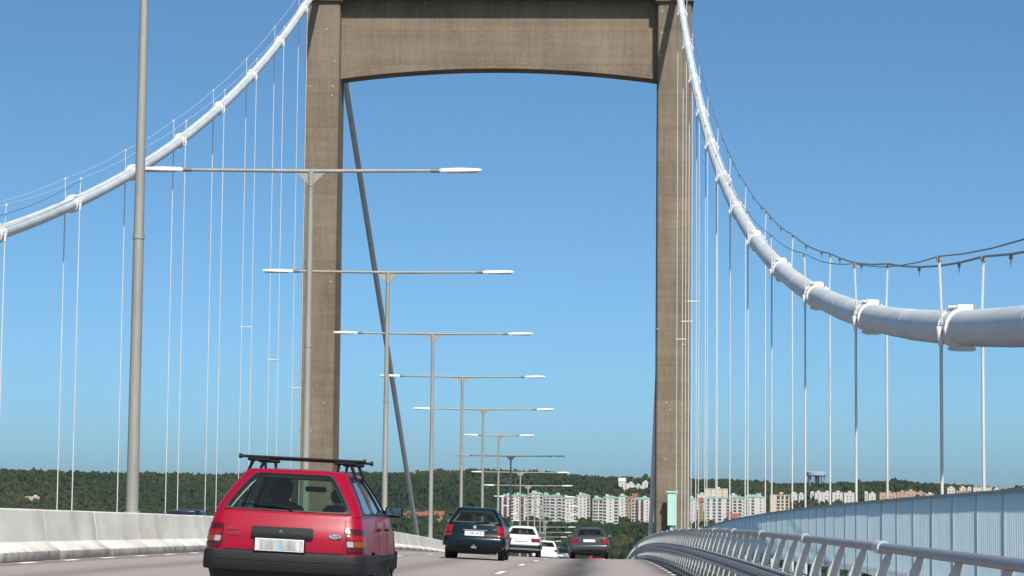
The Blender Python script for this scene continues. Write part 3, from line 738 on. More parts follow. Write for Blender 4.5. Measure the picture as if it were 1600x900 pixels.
def make_car(name, S, X, Y, label, paint, group=None, rotz=0.0, glass=None, mirrored=False):
    glass = glass or M_glass_dark
    g = ground(X, Y); sl = deck_sl(Y+2)
    cross = .042 if (X < -2 and X > MED) else (-.042 if X < MED else 0.0)
    root = empty(name, g, (math.atan(sl)*(1 if abs(rotz) < 1 else -1), math.atan(cross)*(1 if abs(rotz) < 1 else -1), rotz))
    tag(root, label, 'car', group)
    G, K0, KT = car_grid(S); nk = len(G)
    # closed solid
    bm = bmesh.new(); rings = []
    for row in G:
        right = [bm.verts.new(p) for p in row]; left = [right[0]] + [bm.verts.new((-p.x, p.y, p.z)) for p in row[1:-1]] + [right[-1]]
        rings.append((right, left))
    holes = []
    wk0, wk1 = K0+1, K0+4
    tk = lambda t: I_S0 + (I_S1-I_S0)*t
    side = [(round(tk(a)), round(tk(b))) for a, b in S['side']]
    for k in range(nk-1):
        for i in range(NH-1):
            mi = 2 if k < S.get('kblack', 1) else 0
            if wk0 <= k < wk1:
                if i < NR-1 or i >= NR+NC+NS+NC: mi = 1
                for a, b in side:
                    if a <= i < b: mi = 1
            for s in (0, 1):
                q = (rings[k][s][i], rings[k][s][i+1], rings[k+1][s][i+1], rings[k+1][s][i])
                if len(set(q)) < 3: continue
                try: f = bm.faces.new(list(dict.fromkeys(q)))
                except ValueError: continue
                f.material_index = mi; f.smooth = True
    for k in (0, nk-1):
        r, l = rings[k]; f = bm.faces.new(r + l[-2:0:-1]); f.material_index = 2 if k == 0 else 0; f.smooth = k > 0
    bmesh.ops.recalc_face_normals(bm, faces=bm.faces)
    me = bpy.data.meshes.new('body_solid'); bm.to_mesh(me); bm.free()
    for m in (paint, paint, M_dark): me.materials.append(m)
    # wheel arches
    wr = S.get('wr', .30); axles = S['axles']; w = S['W']/2
    cut = MB(); cut.cur = 2
    for ya in axles:
        for s in (-1, 1): cut.tube([(s*(w-.26), ya, wr), (s*(w+.12), ya, wr)], wr*1.17, 28)
    cme = cut.mesh('arch_cut', [M_dark, M_dark, M_dark])
    so = bpy.data.objects.new('body_solid', me); co = bpy.data.objects.new('arch_cut', cme); COL.objects.link(so); COL.objects.link(co)
    md = so.modifiers.new('b', 'BOOLEAN'); md.operation = 'DIFFERENCE'; md.object = co; md.solver = 'EXACT'
    bme = bpy.data.meshes.new_from_object(so.evaluated_get(bpy.context.evaluated_depsgraph_get()))
    bpy.data.objects.remove(so); bpy.data.objects.remove(co)
    bm = bmesh.new(); bm.from_mesh(bme)
    bmesh.ops.delete(bm, geom=[f for f in bm.faces if f.material_index == 1], context='FACES')
    bm.to_mesh(bme); bm.free(); bme.set_sharp_from_angle(angle=R_(38))
    body = place('body', bme, root)
    # inner lining of the cabin
    lin = MB(); rows = []
    for k in range(K0, nk):
        rows.append(k)
    V = []; F = []
    for k in rows:
        for s in (1, -1):
            for p in G[k]: V.append((s*max(p.x-.03, 0)*1.0, p.y*.97+.03*2.2, p.z-.03))
    for a in range(len(rows)-1):
        for s in (0, 1):
            for i in range(NH-1):
                k = rows[a]
                if wk0 <= k < wk1 and (i < NR-1 or i >= NR+NC+NS+NC or any(p <= i < q for p, q in side)): continue
                b = (a*2+s)*NH; c = ((a+1)*2+s)*NH
                F.append((b+i, b+i+1, c+i+1, c+i))
    lin.add(V, F); lin.build('headliner', M_liner, root, 40, fixn=False)
    # panes
    kA, kB = wk0-.10, wk1+.10
    patch_pane(G, kA, kB, -(NR-1)-.12, NR-1+.12, S.get('rg', .07), .004, 'rear_window', glass, root, 'window_seal', .045)
    e = NH-1-(NF-1)
    i0 = e-.1
    mb = MB(); rws = []
    for v in range(7):
        k = kA+(kB-kA)*v/6; half = [SV(G, k, e+(NF-1-.001)*u/6)+SN(G, k, e+(NF-1.2)*u/6, 0)*.004 for u in range(7)]
        rws.append(half + [Vector((-p.x, p.y, p.z)) for p in half[::-1]])
    mb.loft(rws); mb.build('windscreen', glass, root, 40)
    for a, b in side:
        for s in (1, -1):
            patch_pane(G, kA, kB, s*(a-.08), s*(b+.08), .045, .004, 'side_window', glass, root, 'window_seal', .04)
    # interior
    zb = S['zb']; ya, yb = S['gr'][0]+.25, S['gf'][0]-.1; gw = S['gw'][0]-.12
    mb = MB(); mb.box((0, (ya+yb)/2, (zb-.32)/2+.16), (gw*2, yb-ya, zb-.32-.1)); mb.box((0, yb-.10, zb-.14), (gw*2, .38, .26), bev=.05)
    if S.get('sedan'): mb.box((0, ya-.02, zb-.10), (gw*2, .35, .12))
    mb.build('cabin_floor', M_inner, root)
    seats = [(s*gw*.52, yb-1.05) for s in (-1, 1)]
    for (x, y) in seats:
        mb = MB(); mb.box((x, y, zb-.13), (.43, .14, .50), Matrix.Rotation(R_(12), 3, 'X'), .05); mb.box((x, y+.25, zb-.30), (.48, .5, .16), None, .05); st = mb.build('front_seat', M_seat, root)
        mb = MB(); mb.box((x, y-.10, zb+.22), (.25, .09, .15), Matrix.Rotation(R_(12), 3, 'X'), .04); mb.tube([(x-.07, y-.04, zb+.08), (x-.07, y-.09, zb+.2)], .01, 5); mb.tube([(x+.07, y-.04, zb+.08), (x+.07, y-.09, zb+.2)], .01, 5); mb.build('headrest', M_seat, st)
    mb = MB(); mb.box((0, yb-1.95, zb-.20), (gw*1.9, .16, .40), Matrix.Rotation(R_(14), 3, 'X'), .05); mb.build('rear_bench', M_seat, root)
    mb = MB(); mb.box((0, S['gf'][1]-.12+.0, S['H']-.20), (.24, .03, .06), None, .012); mb.build('inner_mirror', M_black, root)
    st = MB(); ring = [(seats[0][0]+.18*math.cos(t*math.pi/8), yb-.45+.07*math.sin(t*math.pi/8), zb-.05+.18*math.sin(t*math.pi/8)) for t in range(17)]
    st.tube(ring, .014, 6, caps=False); st.build('steering_wheel', M_black, root)
    # wheels
    tw = S.get('tw', .18)
    ty = MB(); rows = []
    for j in range(28):
        an = 2*math.pi*j/28; c, s_ = math.cos(an), math.sin(an)
        rows.append([(x, r*c, r*s_) for x, r in ((-tw/2, wr*.66), (-tw/2, wr*.9), (-tw/2+.02, wr*.985), (-tw*.2, wr), (tw*.2, wr), (tw/2-.02, wr*.985), (tw/2, wr*.9), (tw/2, wr*.66))])
    rows.append(rows[0]); ty.loft(rows, closed=True); tm = ty.mesh('tyre', M_tyre, 40)
    ri = MB(); ri.tube([(-tw*.3, 0, 0), (tw*.30, 0, 0)], wr*.68, 24); ri.tube([(tw*.2, 0, 0), (tw*.42, 0, 0)], [wr*.62, wr*.22], 20); rm = ri.mesh('rim', S.get('rim', M_rim), 40)
    for ya_ in axles:
        for s in (-1, 1):
            wh = empty('wheel', (s*(w-tw/2-.035), ya_, wr), (0, 0, 0 if s > 0 else math.pi)); wh.parent = root
            place('tyre', tm, wh); place('rim', rm, wh)
    mb = MB(); mb.box((0, S['L']/2, .27), (S['W']-.5, S['L']-.7, .16)); mb.box((0, .45, .26), (S['W']*.55, .5, .22), None, .04); mb.build('underbody', M_dark, root)
    # door mirrors
    ym = S['gf'][0]-.32; zm = S['zb']+.085
    for s in (-1, 1):
        mb = MB(); mb.box((s*(w+.015), ym, zm), (.20, .10, .135), None, .03); mb.box((s*(w-.11), ym+.02, zm-.03), (.12, .05, .07), None, .02); mm = mb.build('door_mirror', S.get('mirror', M_black), root)
        mb = MB(); mb.box((s*(w+.015), ym-.0525, zm), (.165, .004, .095), None, .0); mb.build('mirror_glass', M_mirror, mm)
    C = Car(); C.root, C.G, C.K0, C.KT, C.S, C.body = root, G, K0, KT, S, body
    return C
def rear_k(C, z):   # ring parameter at rear centre for a height
    G = C.G
    for k in range(C.K0+5):
        a, b = G[k][0].z, G[k+1][0].z
        if a <= z <= b and b > a: return k+(z-a)/(b-a)
    return 0
def rear_i(C, k, x):
    s = 1 if x >= 0 else -1; x = abs(x)
    lo, hi = 0.0, float(I_S0)
    for _ in range(30):
        m = (lo+hi)/2
        if SV(C.G, k, m).x < x: lo = m
        else: hi = m
    return s*lo
def rear_patch(C, x0, x1, z0, z1, name, m, parent=None, off=.012, r=.02, depth=.03, iext=None):
    k0, k1 = rear_k(C, z0), rear_k(C, z1)
    i0, i1 = rear_i(C, (k0+k1)/2, x0), rear_i(C, (k0+k1)/2, x1)
    if iext:
        if x1 > 0: i1 = I_S0+iext
        else: i0 = -(I_S0+iext)
    return patch_pane(C.G, k0, k1, i0, i1, r, off, name, m, parent or C.root, depth=depth)
def rear_point(C, x, z, off=.0):
    k = rear_k(C, z); i = rear_i(C, k, x); return SV(C.G, k, i) + SN(C.G, k, i, 0)*off
def bumper(C, z0, z1, m, out=.05, front=True, wrap=8, grooves=1):
    """bumper bar wrapped round the tail"""
    mb = MB(); rows = []
    zc = (z0+z1)/2
    prof = [(z0, -.02), (z0, out*.75), (z0+.02, out), (zc-.006, out*1.02), (zc, out*.9), (zc+.006, out*1.02), (z1-.025, out*.96), (z1, out*.6), (z1, -.02)]
    idx = [i*.5 for i in range(-2*(I_S0+wrap-2), 2*(I_S0+wrap-2)+1)]
    o = outline(lerp_tab(C.S['rear'], zc), C.S['L'], C.S['W']/2-.005, .13, .25, C.S.get('br', .05), .1)
    def pt(i):
        s = 1 if i >= 0 else -1; a = abs(i); j = min(int(a), NH-2); f = a-j
        return Vector((s*(o[j][0]*(1-f)+o[j+1][0]*f), o[j][1]*(1-f)+o[j+1][1]*f, 0))
    for i in idx:
        p = pt(i); t = (pt(i+.25)-pt(i-.25)).normalized(); n = Vector((t.y, -t.x, 0))
        if n.dot(p-Vector((0, 2, 0))) < 0: n = -n
        rows.append([(p.x+n.x*d, p.y+n.y*d, z) for z, d in prof])
    mb.loft(rows, closed=True, caps=True); b = mb.build('rear_bumper', m, C.root, 35)
    if front:
        mb = MB(); L = C.S['L']; w = C.S['W']/2
        pts = [(-w-.01, L-.75), (-w*.98, L-.35), (-w*.7, L-.02), (0, L+.05), (w*.7, L-.02), (w*.98, L-.35), (w+.01, L-.75)]
        mb.loft([[(x, y, z0), (x, y, z1), (x*.93, y-.08, z1), (x*.93, y-.08, z0)] for x, y in pts], closed=True, caps=True); mb.build('front_bumper', m, C.root, 35)
    return b
def plate(C, x, z, w, h, text=None, smear=False, y=None):
    p = rear_point(C, x, z, .03)
    yy = p.y if y is None else y
    o = MB().box((x, yy, z), (w, .012, h)).build('number_plate', M_plate, C.root)
    MB().box((x, yy+.007, z), (w+.03, .01, h+.025)).build('plate_surround', M_black, o)
    if text:
        me = text_mesh(text, h*.86, .001); me.materials.append(M_ink)
        place('plate_lettering', me, o, (x, yy-.009, z), (math.pi/2, 0, 0))
    return o

SIERRA = dict(L=4.51, W=1.675, H=1.475, zb=.985, zh=.72, ztk=.985, rear=[(.2, .10), (.45, .05), (.62, .02), (.8, .035), (.985, .13)], front=[(.2, .12), (.5, .02), (.75, .04), (.95, .15)],
    gr=(.15, .56), gf=(3.35, 2.62), gw=(.785, .545), sh=(.022, .036, .05), kblack=3, side=[(.03, .33), (.38, .66), (.70, .96)], axles=(.98, 3.60), wr=.295, rr=.14, br=.05, gbr=.05, wb=.055, wt=.955, rg=.075, crown=.055)
car1 = make_car('estate_car', SIERRA, -3.325, 24.25, 'red estate car with black roof rack and blurred number plate, nearest car', M_red, 'cars driving over the bridge', glass=M_glass)
C = car1; rt = C.root
bumper(C, .40, .60, M_bumper, out=.045, wrap=9)
# tail lights: stacked lens bands wrapping the corner
for s in (-1, 1):
    hou = rear_patch(C, *((.635, .80) if s > 0 else (-.80, -.635)), .622, .868, 'tail_light', M_dred_lens, off=.010, r=.02, depth=.04, iext=1.2)
    xin, xmid, xo = .65, .715, .80
    def xx(a, b): return (a, b) if s > 0 else (-b, -a)
    rear_patch(C, *xx(xin, xo), .745, .80, 'red_lens_band', M_red_lens, hou, off=.016, r=.008, depth=.01, iext=1.0)
    rear_patch(C, *xx(xmid, xo), .685, .74, 'indicator_lens', M_orange_lens, hou, off=.016, r=.008, depth=.01, iext=1.0)
    rear_patch(C, *xx(xin, xmid-.005), .685, .74, 'reversing_lens', M_clear_lens, hou, off=.016, r=.006, depth=.01)
    rear_patch(C, *xx(xin, xo), .635, .675, 'fog_lens_band', M_dred_lens, hou, off=.016, r=.008, depth=.01, iext=1.0)
h = rear_patch(C, -.335, .30, .745, .845, 'tailgate_handle', M_black, off=.03, r=.02, depth=.05)
p = rear_point(C, -.03, .80, .032); MB().tube([p, p+Vector((0, -.012, 0))], .018, 12).build('lock_barrel', M_badge, h)
pl = plate(C, -.035, .672, .50, .125)
pp = rear_point(C, -.035, .672, .03)
# the plate of the photograph is blurred: soft upright smears, one bluish
def smear_mat():
    m = bpy.data.materials.new('blurred_plate_face'); m.use_nodes = True; n, l = nodes(m); b = n['Principled BSDF']; b.inputs['Roughness'].default_value = .5
    tc = N(m, 'ShaderNodeTexCoord'); mp = N(m, 'ShaderNodeMapping'); mp.inputs['Scale'].default_value = (13, 1, 1.6); l.new(tc.outputs['Object'], mp.inputs[0])
    t = N(m, 'ShaderNodeTexNoise'); t.inputs['Scale'].default_value = 1.6; t.inputs['Detail'].default_value = 1; l.new(mp.outputs[0], t.inputs['Vector'])
    rp = N(m, 'ShaderNodeValToRGB'); e = rp.color_ramp.elements; e[0].position = .32; e[0].color = (.26, .26, .25, 1); e[1].position = .66; e[1].color = (.55, .55, .53, 1); l.new(t.outputs[0], rp.inputs[0])
    sx = N(m, 'ShaderNodeSeparateXYZ'); l.new(tc.outputs['Object'], sx.inputs[0])
    d = math_node(m, 'DIVIDE', math_node(m, 'ADD', sx.outputs[0], .03), .022)
    g = math_node(m, 'EXPONENT', math_node(m, 'MULTIPLY', math_node(m, 'MULTIPLY', d, d), -1.0))
    mx = N(m, 'ShaderNodeMix', data_type='RGBA'); l.new(g, mx.inputs[0]); l.new(rp.outputs[0], mx.inputs[6]); mx.inputs[7].default_value = (.22, .36, .50, 1); l.new(mx.outputs[2], b.inputs['Base Color'])
    return m
MB().box((-.035, pp.y-.0075, .672), (.485, .003, .108)).build('blurred_characters', smear_mat(), pl)
# badges
for tx, x, z, sz in (('SIERRA', -.535, .812, .036), ('2.0i CLX', -.515, .765, .037)):
    me = text_mesh(tx, sz, .002); me.materials.append(M_badge); q = rear_point(C, x, z, .012); place('model_badge', me, rt, q, (math.pi/2+R_(6), 0, R_(-3)))
q = rear_point(C, .525, .782, .010); ov = MB(); ring = [(q.x+.064*math.cos(t*math.pi/12), q.y+.002*math.cos(t), q.z+.026*math.sin(t*math.pi/12)) for t in range(24)]
ov.prism(ring, (0, -.008, 0)); ob = ov.build('oval_emblem', M_chrome, rt)
me = text_mesh('Ford', .042, .002); me.materials.append(M_ink); me.transform(Matrix.Shear('XZ', 4, (0, 0)) if False else Matrix.Identity(4)); place('emblem_script', me, ob, (q.x, q.y-.012, q.z), (math.pi/2, 0, 0))
# wiper
a, b = rear_point(C, .02, 1.035, .03), rear_point(C, -.42, 1.075, .03)
MB().tube([a+Vector((.04, 0, -.01)), a, a.lerp(b, .55)], [.022, .017, .009], 6).build('rear_wiper', M_black, rt)
MB().tube([rear_point(C, -.08, 1.045, .022), rear_point(C, -.48, 1.07, .022)], .009, 5).build('wiper_blade', M_black, rt)
# tailgate shut lines
for s in (-1, 1):
    MB().tube([rear_point(C, s*.615, z, .001) for z in (.61, .7, .8, .88, .95)], .0032, 5).build('tailgate_gap', M_dark, rt)
MB().tube([rear_point(C, x, .612, .002) for x in (-.61, -.3, 0, .3, .61)], .006, 5).build('tailgate_gap', M_dark, rt)
# roof ribs and rack
for x in (-.42, -.21, 0, .21, .42):
    mb = MB(); rows = []
    for t in range(9):
        y = .70+t*.21; u = (y-1.6)/1.0; z = 1.470 - .030*u*u - .045*(abs(x)/.55)**2.4
        rows.append([(x-.025, y, z-.02), (x-.018, y, z+.011), (x+.018, y, z+.011), (x+.025, y, z-.02)])
    mb.loft(rows, caps=True); mb.build('roof_rib', M_red, rt, 40)
for yy in (1.15, 1.95):
    b_ = MB(); b_.tube([(-.66, yy, 1.585), (.66, yy, 1.585)], .015, 10); bar_ = b_.build('roof_rack_bar', M_black, rt, 50)
    for s in (-1, 1):
        MB().tube([(s*.655, yy, 1.585), (s*.685, yy, 1.585)], .026, 8).build('bar_end_cap', M_black, bar_)
        f = MB(); f.box((s*.47, yy, 1.555), (.24, .06, .035), None, .012); f.tube([(s*.40, yy, 1.545), (s*.385, yy, 1.43)], [.018, .012], 8); f.tube([(s*.53, yy, 1.545), (s*.60, yy, 1.37)], [.020, .013], 8); f.build('rack_foot', M_black, bar_)
# mud flaps, exhaust, side rubbing strip, door lines
for s in (-1, 1):
    MB().box((s*.75, .70, .26), (.19, .012, .26)).build('mud_flap', M_black, rt)
    st = MB(); rws = []
    for t in range(11):
        y = 1.40+t*.17; rws.append([(s*(.853+.02), y, .53), (s*(.853+.02), y, .58), (s*.83, y, .585), (s*.83, y, .525)])
    st.loft(rws, closed=True, caps=True); st.build('rubbing_strip', M_black, rt)
    for yy in (1.42, 2.35, 3.22):
        MB().tube([(s*.838, yy+.06, .32), (s*.864, yy+.03, .55), (s*.848, yy, .80), (s*.80, yy, .96)], .0035, 4).build('door_gap', M_dark, rt)
    for yy in (1.55, 2.5): MB().box((s*.835, yy, .86), (.03, .16, .03), None, .01).build('door_handle', M_black, rt)
MB().tube([(-.45, -.02, .27), (-.45, .5, .27)], .025, 8).build('exhaust_pipe', M_badge, rt)
for s in (-1, 1): MB().box((s*.58, 4.40, .62), (.34, .12, .15), None, .03).build('headlight', M_clear_lens, rt)

# driver
def person(root_car, S, label):
    zb = S['zb']-.13; x = -(S['gw'][0]-.12)*.52; y = S['gf'][0]-.1-1.05+.10
    g = empty('person', root_car.matrix_basis @ Vector((0, 0, 0)))
    bones = [((x, y+.18, zb-.20), .15), ((x, y+.10, zb+.02), .16), ((x, y+.06, zb+.18), .155), ((x, y+.05, zb+.27), .065), ((x, y+.07, zb+.34), .062), ((x, y+.075, zb+.40), .098), ((x, y+.07, zb+.46), .085)]
    me = bpy.data.meshes.new('driver_src'); V = [b[0] for b in bones]; E = [(i, i+1) for i in range(len(bones)-1)]; Rr = [b[1] for b in bones]
    for s in (-1, 1):
        o = len(V); V += [(x+s*.19, y+.07, zb+.17), (x+s*.24, y+.25, zb-.04), (x+s*.17, y+.50, zb-.02)]; Rr += [.065, .05, .036]; E += [(2, o), (o, o+1), (o+1, o+2)]
        for q in range(4):
            V += [(x+s*(.15-.01*q), y+.56, zb+.03-.022*q), (x+s*(.12-.01*q), y+.59, zb+.03-.022*q)]; Rr += [.012, .01]; E += [(o+2, len(V)-2), (len(V)-2, len(V)-1)]
        V.append((x+s*.12, y+.53, zb+.03)); Rr.append(.012); E.append((o+2, len(V)-1))
    o = len(V); 
    for s in (-1, 1):
        o = len(V); V += [(x+s*.12, y+.45, zb-.24)]; Rr += [.085]; E += [(0, o)]
    me.from_pydata(V, E, []); ob = bpy.data.objects.new('driver_src', me); COL.objects.link(ob)
    md = ob.modifiers.new('s', 'SKIN')
    for v, r in zip(me.skin_vertices[0].data, Rr): v.radius = (r, r)
    me.skin_vertices[0].data[0].use_root = True
    ob.modifiers.new('u', 'SUBSURF').levels = 2
    m2 = bpy.data.meshes.new_from_object(ob.evaluated_get(bpy.context.evaluated_depsgraph_get())); bpy.data.objects.remove(ob)
    m2.materials.clear(); m2.materials.append(mat('dark_clothing', (.03, .032, .04), .9)); m2.materials.append(mat('skin', (.42, .25, .18), .6))
    hz = zb+.285; 
    for p in m2.polygons: p.use_smooth = True; p.material_index = 1 if (p.center.z > hz or p.center.y > y+.47 and p.center.z > zb-.1) else 0
    pr = bpy.data.objects.new('person', m2); COL.objects.link(pr); bpy.data.objects.remove(g); pr.name = 'person'
    pr.location = root_car.location; pr.rotation_euler = root_car.rotation_euler
    tag(pr, label, 'person')
    hr = MB(); rows = []
    for k in range(7):
        a = R_(-25+k*19); rows.append([(x+.108*math.cos(a)*math.cos(t), y+.060+.108*math.cos(a)*math.sin(t)*1.08, zb+.425+.12*math.sin(a)) for t in [math.pi*(1.0-.18)+ (math.pi*1.36)*j/13 for j in range(14)]])
    hr.loft(rows); h_ = hr.build('hair', mat('dark_hair', (.02, .015, .012), .7), pr, 60)
    nose = MB(); nose.prism([(x-.015, y+.165, zb+.385), (x+.015, y+.165, zb+.385), (x, y+.165, zb+.43)], (0, .022, 0)); nose.build('nose', m2.materials[1], pr)
    return pr
person(car1.root, SIERRA, 'driver in dark clothing at the wheel of the red estate car')

def simple_tail(C, z0, z1, xin, xo, m=M_red_lens, iext=.8, clear=None, name='tail_light'):
    for s in (-1, 1):
        a, b = (xin, xo) if s > 0 else (-xo, -xin)
        t = rear_patch(C, a, b, z0, z1, name, m, off=.012, r=.02, depth=.03, iext=iext)
        if clear:
            ca, cb = (clear[0], clear[1]) if s > 0 else (-clear[1], -clear[0])
            rear_patch(C, ca, cb, clear[2], clear[3], 'lens_band', clear[4], t, off=.018, r=.008, depth=.01)
def front_lights(C, z=.64, x=.56):
    for s in (-1, 1): MB().box((s*x, C.S['L']-.10, z), (.34, .14, .14), None, .03).build('headlight', M_clear_lens, C.root)

TEAL = dict(L=4.29, W=1.72, H=1.45, zb=.96, zh=.74, ztk=.96, rear=[(.2, .14), (.42, .03), (.58, .0), (.66, .05), (.96, .11)], front=[(.2, .1), (.5, .02), (.75, .05), (.95, .15)],
    gr=(.13, .48), gf=(3.35, 2.5), gw=(.775, .56), side=[(.03, .30), (.36, .66), (.70, .96)], axles=(.86, 3.45), wr=.305, rr=.17, br=.07, wb=.12, wt=.84)
c2 = make_car('estate_car', TEAL, -3.62, 65.2, 'dark teal estate car with tall red tail lights, second car ahead', M_teal, 'cars driving over the bridge')
simple_tail(c2, .63, .93, .63, .80, iext=.9, clear=(.66, .76, .70, .76, M_dred_lens)); bumper(c2, .36, .60, M_teal, out=.05, wrap=8); front_lights(c2)
plate(c2, 0.0, .715, .53, .125, 'LXR 473')
MB().box((0.02, rear_point(c2, 0, .80, .03).y, .805), (.68, .03, .028), None, .008).build('chrome_strip', M_chrome, c2.root)
q = rear_point(c2, 0, .885, .012); MB().tube([q, q+Vector((0, -.015, .003))], .045, 18).build('round_emblem', M_chrome, c2.root)
MB().box((0, .02, .34), (.16, .10, .06), None, .02).tube([(0, -.06, .33), (0, -.06, .41)], .022, 10).build('tow_ball', M_chrome, c2.root)
a = rear_point(c2, 0, 1.0, .02); MB().tube([a, rear_point(c2, .38, 1.02, .02)], .012, 5).build('rear_wiper', M_black, c2.root)
q = rear_point(c2, .55, .835, .012); MB().box(q, (.12, .012, .05), None, .004).build('model_badge', M_badge, c2.root)

SEDAN = dict(L=4.45, W=1.68, H=1.385, zb=.93, zh=.74, ztk=.93, sedan=True, rear=[(.2, .12), (.45, .03), (.6, .0), (.8, .02), (.93, .06)], front=[(.2, .08), (.5, .02), (.75, .02), (.9, .06)],
    gr=(.72, 1.12), gf=(3.15, 2.55), gw=(.755, .57), side=[(.05, .13), (.17, .52), (.57, .95)], axles=(.92, 3.55), wr=.30, rr=.13, br=.04)
c3 = make_car('sedan_car', SEDAN, -3.75, 105.5, 'white sedan with wide red lights, half hidden by the teal car', M_carwhite, 'cars driving over the bridge')
simple_tail(c3, .66, .83, .44, .80, M_dred_lens, .5, (.60, .78, .70, .79, M_red_lens)); bumper(c3, .38, .54, M_bumper, .05); plate(c3, 0, .74, .50, .12); front_lights(c3)
MB().box((0, rear_point(c3, 0, .47, 0).y-.055, .515), (1.5, .02, .02)).build('bumper_trim', M_chrome, c3.root)

BMW = dict(SEDAN, L=4.72, W=1.75, H=1.41, zb=.95, ztk=.95, gr=(.70, 1.15), gf=(3.35, 2.70), gw=(.79, .585), axles=(.95, 3.72), rear=[(.2, .12), (.45, .03), (.6, .0), (.8, .02), (.95, .05)])
c4 = make_car('sedan_car', BMW, -.70, 104.0, 'grey metallic sedan with square red lights in the right lane', M_grey, 'cars driving over the bridge')
simple_tail(c4, .70, .87, .48, .82, M_red_lens, .5, (.49, .60, .72, .85, M_dred_lens)); bumper(c4, .40, .60, M_grey, .05); plate(c4, 0, .79, .52, .12); front_lights(c4)

HATCH = dict(L=3.75, W=1.62, H=1.40, zb=.93, zh=.72, ztk=.93, rear=[(.2, .12), (.45, .03), (.6, .0), (.93, .10)], front=[(.2, .1), (.5, .02), (.75, .05), (.95, .15)],
    gr=(.12, .55), gf=(2.95, 2.15), gw=(.74, .56), side=[(.04, .36), (.42, .95)], axles=(.68, 3.1), wr=.28, rr=.15, br=.06)
c5 = make_car('hatchback_car', HATCH, -3.85, 151, 'small white hatchback far ahead beside the white sedan', M_carwhite, 'cars driving over the bridge')
simple_tail(c5, .66, .84, .58, .77); bumper(c5, .36, .56, M_carwhite, .05); plate(c5, 0, .80, .50, .12); front_lights(c5)
c6 = make_car('hatchback_car', dict(HATCH), -3.30, 172, 'dark blue hatchback peeping out beyond the small white hatchback', M_navy, 'cars driving over the bridge')
simple_tail(c6, .66, .84, .58, .77); bumper(c6, .36, .56, M_navy, .05); plate(c6, 0, .80, .50, .12); front_lights(c6)
c7 = make_car('hatchback_car', dict(HATCH), -.55, 188, 'bright red hatchback glimpsed under the grey sedan beyond the crest', M_red2, 'cars driving over the bridge')
simple_tail(c7, .66, .84, .58, .77); bumper(c7, .36, .56, M_red2, .05); plate(c7, 0, .80, .50, .12); front_lights(c7)
c8 = make_car('sedan_car', dict(SEDAN), -13.9, 80.5, 'dark blue oncoming car, only its roof showing over the concrete barrier', M_navy, None, rotz=math.pi)
simple_tail(c8, .66, .83, .44, .80); bumper(c8, .38, .54, M_bumper, .05); plate(c8, 0, .74, .50, .12); front_lights(c8)

# ------------------------------------------------------------------ water, land, forest
ROLLPX = lambda px: 784 + (px-946)*.0098
SKY = [(-600, 741), (0, 738), (150, 738), (300, 740), (500, 739), (700, 739), (850, 741), (950, 744), (1050, 747), (1150, 750), (1220, 757), (1300, 759), (1350, 757), (1400, 755), (1460, 759), (1520, 766), (1700, 771), (2200, 776)]
def skyline_z(px, Y): 
    ys = np.interp(px, [a for a, b in SKY], [b for a, b in SKY]); return EYE + (784+(px-946)*.0098-ys)/F_PX*Y
PH = rng.uniform(0, 6.28, 12)
def terr(x, y):
    x = np.asarray(x, float); y = np.asarray(y, float)
    px = 946 + F_PX*x/np.maximum(y, 300)
    crest = skyline_z(px, 2800) - 8
    base = np.interp(y, [395, 430, 480, 700, 1200, 1900, 2250], [-58, -50, -45, -41, -35, -25, -19])
    t = np.clip((y-2250)/550, 0, 1); t = t*t*(3-2*t)
    z = np.where(y < 2250, base, -19 + (crest+19)*t)
    back = np.clip((y-2850)/1500, 0, 1); z = z - back*22
    n = np.sin(x*.012+PH[0])*np.cos(y*.009+PH[1])*2.2 + np.sin(x*.031+y*.021+PH[2])*1.1 + np.sin(x*.07-y*.05+PH[3])*.6
    return z + n*np.clip((y-430)/300, 0, 1)
wm = MB(); wm.add([(-6200, -3000, -50), (6200, -3000, -50), (6200, 7200, -50), (-6200, 7200, -50)], [(0, 1, 2, 3)]); tag(wm.build('water', M_water, fixn=False), kind='structure')
gx = np.concatenate([np.linspace(-6000, -1300, 16), np.linspace(-1200, 1200, 110), np.linspace(1300, 6000, 16)])
gy = np.concatenate([np.linspace(395, 900, 18), np.linspace(930, 3000, 80), np.linspace(3100, 7000, 20)])
X_, Y_ = np.meshgrid(gx, gy); Z_ = terr(X_, Y_)
nx, ny = len(gx), len(gy)
verts = np.stack([X_.ravel(), Y_.ravel(), Z_.ravel()], 1)
faces = [(j*nx+i, j*nx+i+1, (j+1)*nx+i+1, (j+1)*nx+i) for j in range(ny-1) for i in range(nx-1)]
me = bpy.data.meshes.new('terrain'); me.from_pydata(verts.tolist(), [], faces); me.materials.append(M_land); me.polygons.foreach_set('use_smooth', [True]*len(faces))
tag(place('terrain', me), kind='structure')

# ------------------------------------------------------------------ far buildings
KEEP = []    # (x, y, radius): no tall trees here
B_white = mat('facade_white', (.50, .475, .45), .8, var=.08, scale=.15)
B_pale = mat('facade_pale', (.42, .42, .41), .8, var=.08, scale=.15)
B_cream = mat('facade_cream', (.52, .45, .34), .8, var=.06, scale=.15)
B_tan = mat('facade_tan', (.42, .27, .18), .8, var=.08, scale=.15)
B_ochre = mat('facade_ochre', (.30, .22, .11), .8)
B_roofg = mat('copper_roof', (.26, .42, .36), .7, var=.1, scale=.2)
B_roofr = mat('tile_roof', (.22, .075, .05), .8, var=.2, scale=.3)
B_roofd = mat('felt_roof', (.10, .10, .10), .8)
B_win = mat('far_window', (.06, .06, .065), .35)
B_red = mat('balcony_red', (.22, .07, .06), .7)
B_wt = mat('water_tower_concrete', (.34, .38, .42), .8, var=.1, scale=.2)
B_wtb = mat('water_tower_blue', (.16, .28, .38), .7)
